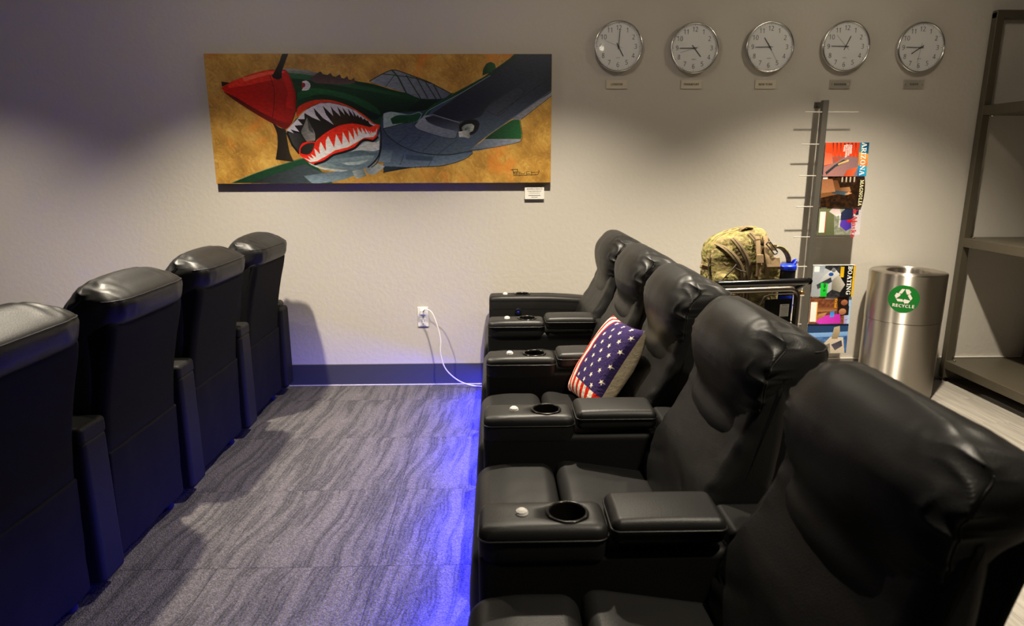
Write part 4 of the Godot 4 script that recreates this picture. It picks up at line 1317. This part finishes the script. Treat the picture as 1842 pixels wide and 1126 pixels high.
const CART := Vector3(1.236, 0.0, 1.295)
func build_cart() -> void:
	var o := thing("luggage_cart", "tubular metal luggage cart with a black handle bar", "cart", CART, deg_to_rad(9.0))
	var tube := mat(Color(0.52, 0.485, 0.44), 0.24, 0.9)
	var g := Geo.new()
	g.tube(bend([Vector3(-0.215, 0.885, -0.04), Vector3(-0.25, 0.936, 0.03), Vector3(0.25, 0.936, 0.03), Vector3(0.262, 0.930, 0.0), Vector3(0.215, 0.885, -0.04)], 0.035), 0.0165, 14)
	part(g, "handle_bar", M.gloss_black, o, Vector3.ZERO, "glossy black handle bar")
	g = Geo.new()
	g.tube(bend([Vector3(-0.235, 0.16, -0.02), Vector3(-0.235, 0.890, -0.03), Vector3(0.235, 0.890, -0.03), Vector3(0.235, 0.16, -0.02)], 0.05), 0.0145, 14)
	part(g, "frame", tube, o)
	for x in [-0.235, 0.235]:
		g = Geo.new()
		g.tube(bend([Vector3(x, 0.30, -0.02), Vector3(x, 0.16, -0.02), Vector3(x * 0.9, 0.14, -0.85)], 0.06), 0.0145, 12)
		part(g, "side_rail", tube, o)
		g = Geo.new(); g.lathe([[0.002, -0.018], [0.05, -0.018], [0.062, -0.012], [0.062, 0.012], [0.05, 0.018], [0.002, 0.018]], Vector3(x, 0.062, -0.10), 24, Basis(Vector3.BACK, PI / 2)); part(g, "wheel", M.slot, o)
		g = Geo.new(); g.rbox(Vector3(x, 0.10, -0.10), Vector3(0.010, 0.12, 0.04), 0.004, 1); part(g, "wheel_fork", tube, o)
	g = Geo.new(); g.lathe([[0.002, -0.018], [0.05, -0.018], [0.062, -0.012], [0.062, 0.012], [0.05, 0.018], [0.002, 0.018]], Vector3(0, 0.062, -0.80), 24, Basis(Vector3.BACK, PI / 2)); part(g, "wheel", M.slot, o)
	g = Geo.new(); g.rbox(Vector3(0, 0.135, -0.80), Vector3(0.42, 0.02, 0.04), 0.006, 1); part(g, "cross_bar", tube, o)
	g = Geo.new(); g.rbox(Vector3(0, 0.155, -0.45), Vector3(0.40, 0.012, 0.70), 0.004, 1); part(g, "deck", M.gloss_black, o)
	# child-size basket at the top: wire sides, a floor and a black notice panel
	var wire := mat(Color(0.72, 0.70, 0.66), 0.25, 0.9)
	for y in [0.700, 0.785, 0.868]:
		g = Geo.new()
		g.tube(bend([Vector3(-0.222, y, -0.03), Vector3(-0.285, y, -0.10), Vector3(-0.285, y, -0.44), Vector3(0.285, y, -0.44), Vector3(0.285, y, -0.10), Vector3(0.222, y, -0.03)], 0.05), 0.0032, 8)
		part(g, "basket_wire", wire, o)
	g = Geo.new()
	g.tube(bend([Vector3(-0.222, 0.868, -0.026), Vector3(-0.06, 0.868, -0.026), Vector3(-0.12, 0.74, -0.026), Vector3(0.0, 0.74, -0.026), Vector3(0.06, 0.868, -0.026), Vector3(0.222, 0.868, -0.026)], 0.03), 0.0034, 8)
	part(g, "basket_wire", wire, o)
	for x in [-0.285, -0.14, 0.0, 0.14, 0.285]:
		g = Geo.new(); g.tube(bend([Vector3(x, 0.868, -0.44), Vector3(x, 0.645, -0.44), Vector3(x, 0.645, -0.03)], 0.03), 0.0032, 8); part(g, "basket_wire", wire, o)
	g = Geo.new(); g.rbox(Vector3(0, 0.637, -0.235), Vector3(0.56, 0.010, 0.42), 0.003, 1); part(g, "basket_floor", M.gloss_black, o)
	g = Geo.new(); g.rbox(Vector3(0.145, 0.762, -0.040), Vector3(0.145, 0.155, 0.005), 0.002, 1); var pn := part(g, "notice_panel", M.gloss_black, o)
	g = Geo.new(); g.rbox(Vector3(0.178, 0.782, -0.0368), Vector3(0.048, 0.062, 0.0015), 0.0004, 1); var nt := part(g, "notice", M.paper, pn)
	word("NOTICE", 0.006, "lettering", M.ink, nt, Transform3D(Basis.IDENTITY, Vector3(0.178, 0.806, -0.0358)), "Droid Sans", 700, 0.0003)
	for k in 8:
		g = Geo.new(); g.rbox(Vector3(0.178, 0.797 - 0.0062 * k, -0.0359), Vector3(0.040, 0.0018, 0.0004), 0.0001, 1); part(g, "text_line", M.ink, nt)
	g = Geo.new(); g.lathe([[0.010, 0.0], [0.010, 0.012], [0.004, 0.014], [0.003, 0.026]], Vector3(0.249, 0.868, -0.028), 14, Basis(Vector3.BACK, -PI / 2)); part(g, "bolt", mat(Color(0.72, 0.55, 0.30), 0.3, 0.9), o)

func camo_material(sd: int) -> StandardMaterial3D:
	var n := 256
	var im := Image.create(n, n, false, Image.FORMAT_RGBA8)
	var f := []
	for k in 4: f.append(noise(FastNoiseLite.TYPE_SIMPLEX_SMOOTH, 0.016, sd + k * 17, 3))
	for y in n:
		for x in n:
			var c := Color(0.52, 0.465, 0.30)
			if f[0].get_noise_2d(x * 0.55, y) > 0.08: c = Color(0.41, 0.40, 0.22)
			if f[1].get_noise_2d(x * 0.55, y) > 0.20: c = Color(0.59, 0.56, 0.34)
			if f[2].get_noise_2d(x * 0.5, y * 1.3) > 0.27: c = Color(0.29, 0.22, 0.14)
			if f[3].get_noise_2d(x * 0.6, y * 1.6) > 0.32: c = Color(0.63, 0.55, 0.41)
			im.set_pixel(x, y, c)
	var m := textured(im, 0.8, 0.3)
	m.uv1_triplanar = true; m.uv1_scale = Vector3.ONE * 5.0
	m.normal_enabled = true; m.normal_texture = M.soft; m.normal_scale = 0.8
	return m

func strap(g: Geo, path: Array, w: float, side: Vector3, th := 0.003) -> void:
	# flat webbing along a path; side is the direction of its width
	var r := []
	for i in path.size():
		var d: Vector3 = (path[mini(i + 1, path.size() - 1)] - path[maxi(i - 1, 0)]).normalized()
		var s: Vector3 = (side - d * side.dot(d)).normalized()
		var u: Vector3 = d.cross(s).normalized()
		var p: Vector3 = path[i]
		r.append(PackedVector3Array([p + s * w / 2 + u * th, p - s * w / 2 + u * th, p - s * w / 2 - u * th, p + s * w / 2 - u * th]))
	g.rings(r)

func bag_row(h: float) -> Array:
	# height, half width, half depth, shift of the centre
	var rows := [[0.0, 0.150, 0.085, 0.0], [0.03, 0.168, 0.115, 0.0], [0.15, 0.172, 0.128, 0.0], [0.30, 0.172, 0.130, -0.003], [0.387, 0.168, 0.126, -0.012], [0.44, 0.152, 0.116, -0.015], [0.475, 0.132, 0.100, -0.006], [0.505, 0.098, 0.076, 0.020], [0.522, 0.060, 0.048, 0.040], [0.531, 0.015, 0.012, 0.046]]
	for i in rows.size() - 1:
		if h <= rows[i + 1][0] or i == rows.size() - 2:
			var u: float = clampf((h - rows[i][0]) / (rows[i + 1][0] - rows[i][0]), 0.0, 1.0)
			var o := [h]
			for k in range(1, 4): o.append(lerpf(rows[i][k], rows[i + 1][k], u))
			return o
	return rows[0]

func bag_z(x: float, h: float) -> float:
	var t := bag_row(h)
	var q: float = clampf(absf(x - t[3]) / t[1], 0.0, 0.98)
	return t[2] * pow(1.0 - pow(q, 3.2), 1.0 / 3.2)

func build_backpack() -> void:
	var dark_web := mat(Color(0.20, 0.17, 0.11), 0.8)
	var camo := camo_material(400)
	var camo2 := camo_material(457)
	var tan_web := bumped(mat(Color(0.44, 0.37, 0.25), 0.85), M.weave, 30.0, 0.4)
	var coyote := bumped(mat(Color(0.54, 0.45, 0.32), 0.85), M.weave, 30.0, 0.4)
	var o := thing("backpack", "camouflage military backpack resting in the luggage cart basket", "backpack", Vector3(1.238, 0.643, 1.03), deg_to_rad(6.0))
	# body: upright rings, leaning left, crown rising to the right
	var fold := noise(FastNoiseLite.TYPE_SIMPLEX_SMOOTH, 1.0, 410, 2)
	var g := Geo.new()
	var r := []
	for i in 57:
		var t := bag_row(0.53 * i / 56.0)
		var ring := PackedVector3Array()
		for j in 64:
			var a := TAU * j / 64
			var d := Vector3(spow(cos(a), 0.62) * t[1], 0, spow(sin(a), 0.62) * t[2])
			var p := Vector3(t[3], t[0], 0) + d
			p += d.normalized() * 0.007 * fold.get_noise_3d(p.x * 9.0, p.y * 9.0, p.z * 9.0)
			ring.append(p)
		r.append(ring)
	g.rings(r)
	part(g, "main_compartment", camo, o)
	# zip panels running up over the left shoulder as raised bands
	for c in [[[-0.152, 0.452], [-0.103, 0.413], [-0.060, 0.357], [-0.040, 0.305], [-0.036, 0.24], [-0.036, 0.14], [-0.036, 0.05]], [[-0.085, 0.482], [-0.045, 0.424], [-0.015, 0.364], [-0.005, 0.305], [-0.003, 0.24], [-0.003, 0.14], [-0.003, 0.05]], [[0.005, 0.505], [0.028, 0.47], [0.040, 0.43], [0.044, 0.38], [0.046, 0.34]]]:
		g = Geo.new()
		var path := []
		for i in 25:
			var q := catmull(c, i / 24.0)
			path.append(Vector3(q[0], q[1], bag_z(q[0], q[1]) + 0.006))
		strap(g, path, 0.026, Vector3.RIGHT, 0.003)
		part(g, "zip_band", tan_web, o)
		g = Geo.new()
		var zp := PackedVector3Array()
		for p in path: zp.append(p + Vector3(0.0, 0.001, 0.0035))
		g.tube(zp, 0.0018, 6)
		part(g, "zip", dark_web, o)
	# front left pocket: a swollen pouch with pull cords
	g = Geo.new()
	g.rbox(Vector3(-0.108, 0.205, 0.100), Vector3(0.120, 0.24, 0.095), 0.045, 6, Basis.IDENTITY, 8)
	for i in g.v.size():
		g.v[i] += g.n[i] * 0.006 * fold.get_noise_3d(g.v[i].x * 16.0, g.v[i].y * 16.0, g.v[i].z * 16.0)
	g.renormal(); part(g, "side_pouch", camo2, o)
	# right pocket
	g = Geo.new()
	g.rbox(Vector3(0.094, 0.21, 0.112), Vector3(0.130, 0.34, 0.070), 0.030, 6, Basis.IDENTITY, 8)
	for i in g.v.size():
		g.v[i] += g.n[i] * 0.006 * fold.get_noise_3d(g.v[i].x * 14.0, g.v[i].y * 14.0, g.v[i].z * 14.0 + 5.0)
	g.renormal(); part(g, "front_pouch", camo2, o)
	# rows of webbing on the front
	for y in [0.400, 0.432, 0.464]:
		g = Geo.new()
		var path := []
		for i in 9:
			var x := lerpf(0.02, 0.125 - 0.5 * maxf(0.0, y - 0.42), i / 8.0)
			path.append(Vector3(x, y + 0.004 * sin(i * 0.8), bag_z(x, y) + 0.006))
		strap(g, path, 0.020, Vector3.UP, 0.002)
		part(g, "webbing", tan_web, o)
	for x in [0.030, 0.075]:
		g = Geo.new()
		strap(g, [Vector3(x + 0.01, 0.49, bag_z(x + 0.01, 0.49) + 0.008), Vector3(x + 0.006, 0.46, bag_z(x, 0.46) + 0.010), Vector3(x + 0.002, 0.42, bag_z(x, 0.42) + 0.013), Vector3(x, 0.38, 0.150), Vector3(x, 0.30, 0.152)], 0.022, Vector3.RIGHT, 0.003)
		part(g, "compression_strap", coyote, o)
	g = Geo.new(); g.rbox(Vector3(0.034, 0.385, 0.152), Vector3(0.034, 0.044, 0.012), 0.004, 2, Basis(Vector3.RIGHT, -0.2)); part(g, "buckle", coyote, o)
	g = Geo.new(); g.rbox(Vector3(0.105, 0.365, 0.146), Vector3(0.075, 0.050, 0.012), 0.004, 2, Basis(Vector3.RIGHT, -0.3)); part(g, "pouch_flap", coyote, o)
	# carry handle on the crown
	g = Geo.new()
	strap(g, [Vector3(-0.035, 0.488, 0.05), Vector3(-0.030, 0.520, 0.055), Vector3(-0.005, 0.532, 0.055), Vector3(0.03, 0.528, 0.045), Vector3(0.045, 0.515, 0.03)], 0.022, Vector3.BACK, 0.004)
	part(g, "carry_handle", tan_web, o)
	# cords with toggles
	for c in [[Vector3(-0.145, 0.285, 0.140), Vector3(-0.110, 0.325, 0.146), Vector3(-0.080, 0.358, 0.140)], [Vector3(-0.085, 0.340, 0.142), Vector3(-0.06, 0.328, 0.146), Vector3(-0.030, 0.320, 0.143)], [Vector3(-0.172, 0.40, 0.05), Vector3(-0.186, 0.34, 0.06), Vector3(-0.178, 0.26, 0.08)]]:
		g = Geo.new(); g.tube(PackedVector3Array(c), 0.0038, 7); part(g, "pull_cord", dark_web, o)
	g = Geo.new(); g.rbox(Vector3(-0.150, 0.262, 0.138), Vector3(0.022, 0.045, 0.016), 0.005, 2, Basis(Vector3.BACK, 0.4)); part(g, "toggle", M.slot, o)
	g = Geo.new(); g.rbox(Vector3(-0.200, 0.335, 0.05), Vector3(0.05, 0.022, 0.02), 0.006, 2, Basis(Vector3.BACK, -0.3)); part(g, "buckle", coyote, o)
	# snap hook and woven cord hanging at the right
	g = Geo.new()
	g.tube(bend([Vector3(0.072, 0.455, 0.128), Vector3(0.090, 0.468, 0.126), Vector3(0.128, 0.415, 0.145), Vector3(0.112, 0.402, 0.148), Vector3(0.072, 0.455, 0.128)], 0.008, 4), 0.0034, 8)
	part(g, "snap_hook", M.chrome, o)
	g = Geo.new()
	g.tube(bend([Vector3(0.122, 0.405, 0.146), Vector3(0.150, 0.37, 0.142), Vector3(0.172, 0.29, 0.125), Vector3(0.176, 0.17, 0.115)], 0.05), 0.0075, 8)
	part(g, "paracord", bumped(mat(Color(0.20, 0.22, 0.08), 0.85), M.weave, 40.0, 0.8), o)
	# shoulder strap arching to the bottle
	g = Geo.new()
	strap(g, bend([Vector3(0.135, 0.425, 0.06), Vector3(0.185, 0.435, 0.07), Vector3(0.225, 0.39, 0.075), Vector3(0.246, 0.325, 0.06)], 0.03), 0.028, Vector3(0.2, 0.3, 1.0), 0.004)
	part(g, "shoulder_strap", camo, o)
	g = Geo.new()
	strap(g, [Vector3(0.075, 0.512, 0.0), Vector3(0.115, 0.498, 0.0), Vector3(0.140, 0.46, 0.02), Vector3(0.150, 0.41, 0.05)], 0.026, Vector3.BACK, 0.004)
	part(g, "shoulder_strap", camo2, o)
	g = Geo.new(); g.rbox(Vector3(0.136, 0.432, 0.085), Vector3(0.032, 0.032, 0.012), 0.004, 2); part(g, "buckle", coyote, o)

func build_bottle() -> void:
	var blue := mat(Color(0.07, 0.20, 0.80), 0.35)
	var o := thing("water_bottle", "black water bottle with a bright blue lid beside the backpack", "bottle", Vector3(1.456, 0.643, 1.10))
	var g := Geo.new()
	g.lathe([[0.036, 0.0], [0.042, 0.006], [0.043, 0.24], [0.046, 0.262], [0.046, 0.312], [0.044, 0.320]], Vector3.ZERO, 36)
	part(g, "body", mat(Color(0.07, 0.07, 0.075), 0.4), o)
	g = Geo.new(); g.lathe([[0.0435, 0.10], [0.0442, 0.102], [0.0442, 0.19], [0.0435, 0.192]], Vector3.ZERO, 36, Basis.IDENTITY, false, false); part(g, "sleeve", blue, o)
	g = Geo.new(); g.lathe([[0.047, 0.320], [0.049, 0.323], [0.049, 0.338], [0.046, 0.345], [0.030, 0.349], [0.002, 0.350]], Vector3.ZERO, 36); var lid := part(g, "lid", blue, o)
	g = Geo.new(); g.tube(bend([Vector3(0.030, 0.343, 0.02), Vector3(0.044, 0.368, 0.012), Vector3(0.044, 0.368, -0.012), Vector3(0.030, 0.343, -0.02)], 0.015), 0.006, 8); part(g, "lid_loop", blue, lid)

# ------------------------------------------------------------------ pillow
func build_pillow() -> void:
	var W := 520
	var im := Image.create(W, W, false, Image.FORMAT_RGBA8)
	var cream := Color(0.86, 0.82, 0.74)
	var red := Color(0.78, 0.13, 0.07)
	var blue := Color(0.215, 0.165, 0.335)
	for k in 13:
		im.fill_rect(Rect2i(int(k * W / 13.0), 0, int(W / 13.0) + 1, W), red if k % 2 == 0 else cream)
	im.fill_rect(Rect2i(int(W * 0.345), 0, W, int(W * 0.80)), blue)
	for i in 6:
		for j in 9:
			var c := Vector2(W * (0.345 + 0.655 * (i + 0.75) / 6.2), W * 0.80 * (j + 0.5) / 9.0)
			if (i + j) % 2: continue
			var star := PackedVector2Array()
			for q in 10:
				var rr := W * (0.034 if q % 2 == 0 else 0.0145)
				var a := TAU * q / 10.0 - PI / 2 + 0.15
				star.append(c + Vector2(cos(a), sin(a)) * rr)
			fill_poly(im, star, cream, cream)
	im.resize(512, 512, Image.INTERPOLATE_LANCZOS)
	var print_mat := textured(im, 0.9, 0.2)
	print_mat.normal_enabled = true; print_mat.normal_texture = M.weave; print_mat.normal_scale = 0.12
	var linen := bumped(mat(Color(0.80, 0.74, 0.63), 0.9, 0.0, 0.2), M.soft, 6.0, 0.5)
	var o := thing("flag_pillow", "square stars and stripes throw pillow leaning on the recliner", "pillow", Vector3(0.335, 0.526, 1.775))
	# local: u across (x), v up (y), front +z; then leaned back against the cushion
	var S := 0.385
	var fold := noise(FastNoiseLite.TYPE_SIMPLEX_SMOOTH, 1.0, 500, 2)
	var ux := Vector3(0.137, 0.069, 0.988).normalized()         # along the width, from wall side to camera side
	var uy := Vector3(0.53, 0.838, -0.132)
	uy = (uy - ux * uy.dot(ux)).normalized()
	var uz := ux.cross(uy).normalized()                          # away from the backrest
	if uz.x > 0: uz = -uz
	for s in [1.0, -1.0]:
		var g := Geo.new()
		var pv := PackedVector3Array()
		var uv := PackedVector2Array()
		var pt := PackedInt32Array()
		var k := 34
		for a in k + 1:
			for b in k + 1:
				var x := 2.0 * a / k - 1.0
				var y := 2.0 * b / k - 1.0
				var puff := pow(maxf(0.0, (1.0 - pow(absf(x), 2.6)) * (1.0 - pow(absf(y), 2.6))), 0.46) * (0.058 if s > 0 else 0.098)
				# sides draw in between the corners
				var px := x * (1.0 - 0.07 * (1.0 - y * y) * absf(x))
				var py := y * (1.0 - 0.07 * (1.0 - x * x) * absf(y))
				var rim := maxf(absf(x), absf(y))
				puff += (0.003 * fold.get_noise_2d(x * 1.5, y * 1.5) + 0.0012 * sin(x * 20.0 + y * 7.0) * smoothstep(0.6, 0.95, rim)) * (1.0 - pow(rim, 8.0))
				pv.append(ux * px * S / 2 + uy * (py * S / 2 + S / 2) + uz * s * puff)
				uv.append(Vector2(float(a) / k, 1.0 - float(b) / k))
		for a in k:
			for b in k:
				var q := a * (k + 1) + b
				if s * signf(ux.cross(uy).dot(uz)) > 0: pt.append_array([q, q + 1, q + k + 1, q + 1, q + k + 2, q + k + 1])
				else: pt.append_array([q, q + k + 1, q + 1, q + 1, q + k + 1, q + k + 2])
		g.patch(pv, pt, uv, false, false)
		part(g, "front_panel" if s > 0 else "back_panel", print_mat if s > 0 else linen, o)

# ------------------------------------------------------------------ socket and cord
func build_outlet() -> void:
	var o := thing("wall_outlet", "white wall outlet plate above the dark baseboard", "outlet", Vector3(-0.497, 0.479, 0))
	var g := Geo.new(); g.rbox(Vector3(0, 0, 0.0035), Vector3(0.072, 0.136, 0.007), 0.0028, 3)
	part(g, "cover_plate", M.white_plastic, o)
	for y in [0.036, -0.036]:
		g = Geo.new(); g.rbox(Vector3(0, y, 0.0075), Vector3(0.040, 0.050, 0.004), 0.0018, 2); var s := part(g, "socket", M.white_plastic, o)
		for x in [-0.0075, 0.0075]:
			g = Geo.new(); g.rbox(Vector3(x, y + 0.006, 0.0095), Vector3(0.0025, 0.010, 0.0006), 0.0002, 1); part(g, "slot", M.slot, s)
		g = Geo.new(); g.lathe([[0.003, 0.0], [0.003, 0.0004]], Vector3(0, y - 0.012, 0.0094), 10, Basis(Vector3.RIGHT, PI / 2)); part(g, "slot", M.slot, s)
	var c := thing("power_cord", "white power cord looping from the outlet to the floor", "cord", Vector3(-0.497, 0.512, 0.0))
	g = Geo.new(); g.rbox(Vector3(0.0, 0.004, 0.024), Vector3(0.032, 0.036, 0.028), 0.007, 3); part(g, "plug", M.white_plastic, c)
	g = Geo.new()
	var path := PackedVector3Array()
	var tab := [[0.004, 0.012, 0.034], [0.026, 0.030, 0.060], [0.066, 0.014, 0.075], [0.100, -0.070, 0.085], [0.122, -0.170, 0.092], [0.120, -0.265, 0.098], [0.150, -0.370, 0.10], [0.225, -0.450, 0.095], [0.310, -0.492, 0.085], [0.40, -0.506, 0.08], [0.55, -0.507, 0.10]]
	for i in 61:
		var t: Array = catmull(tab, i / 60.0)
		path.append(Vector3(t[0], t[1], t[2]))
	g.tube(path, 0.0042, 8)
	part(g, "cable", M.white_plastic, c)
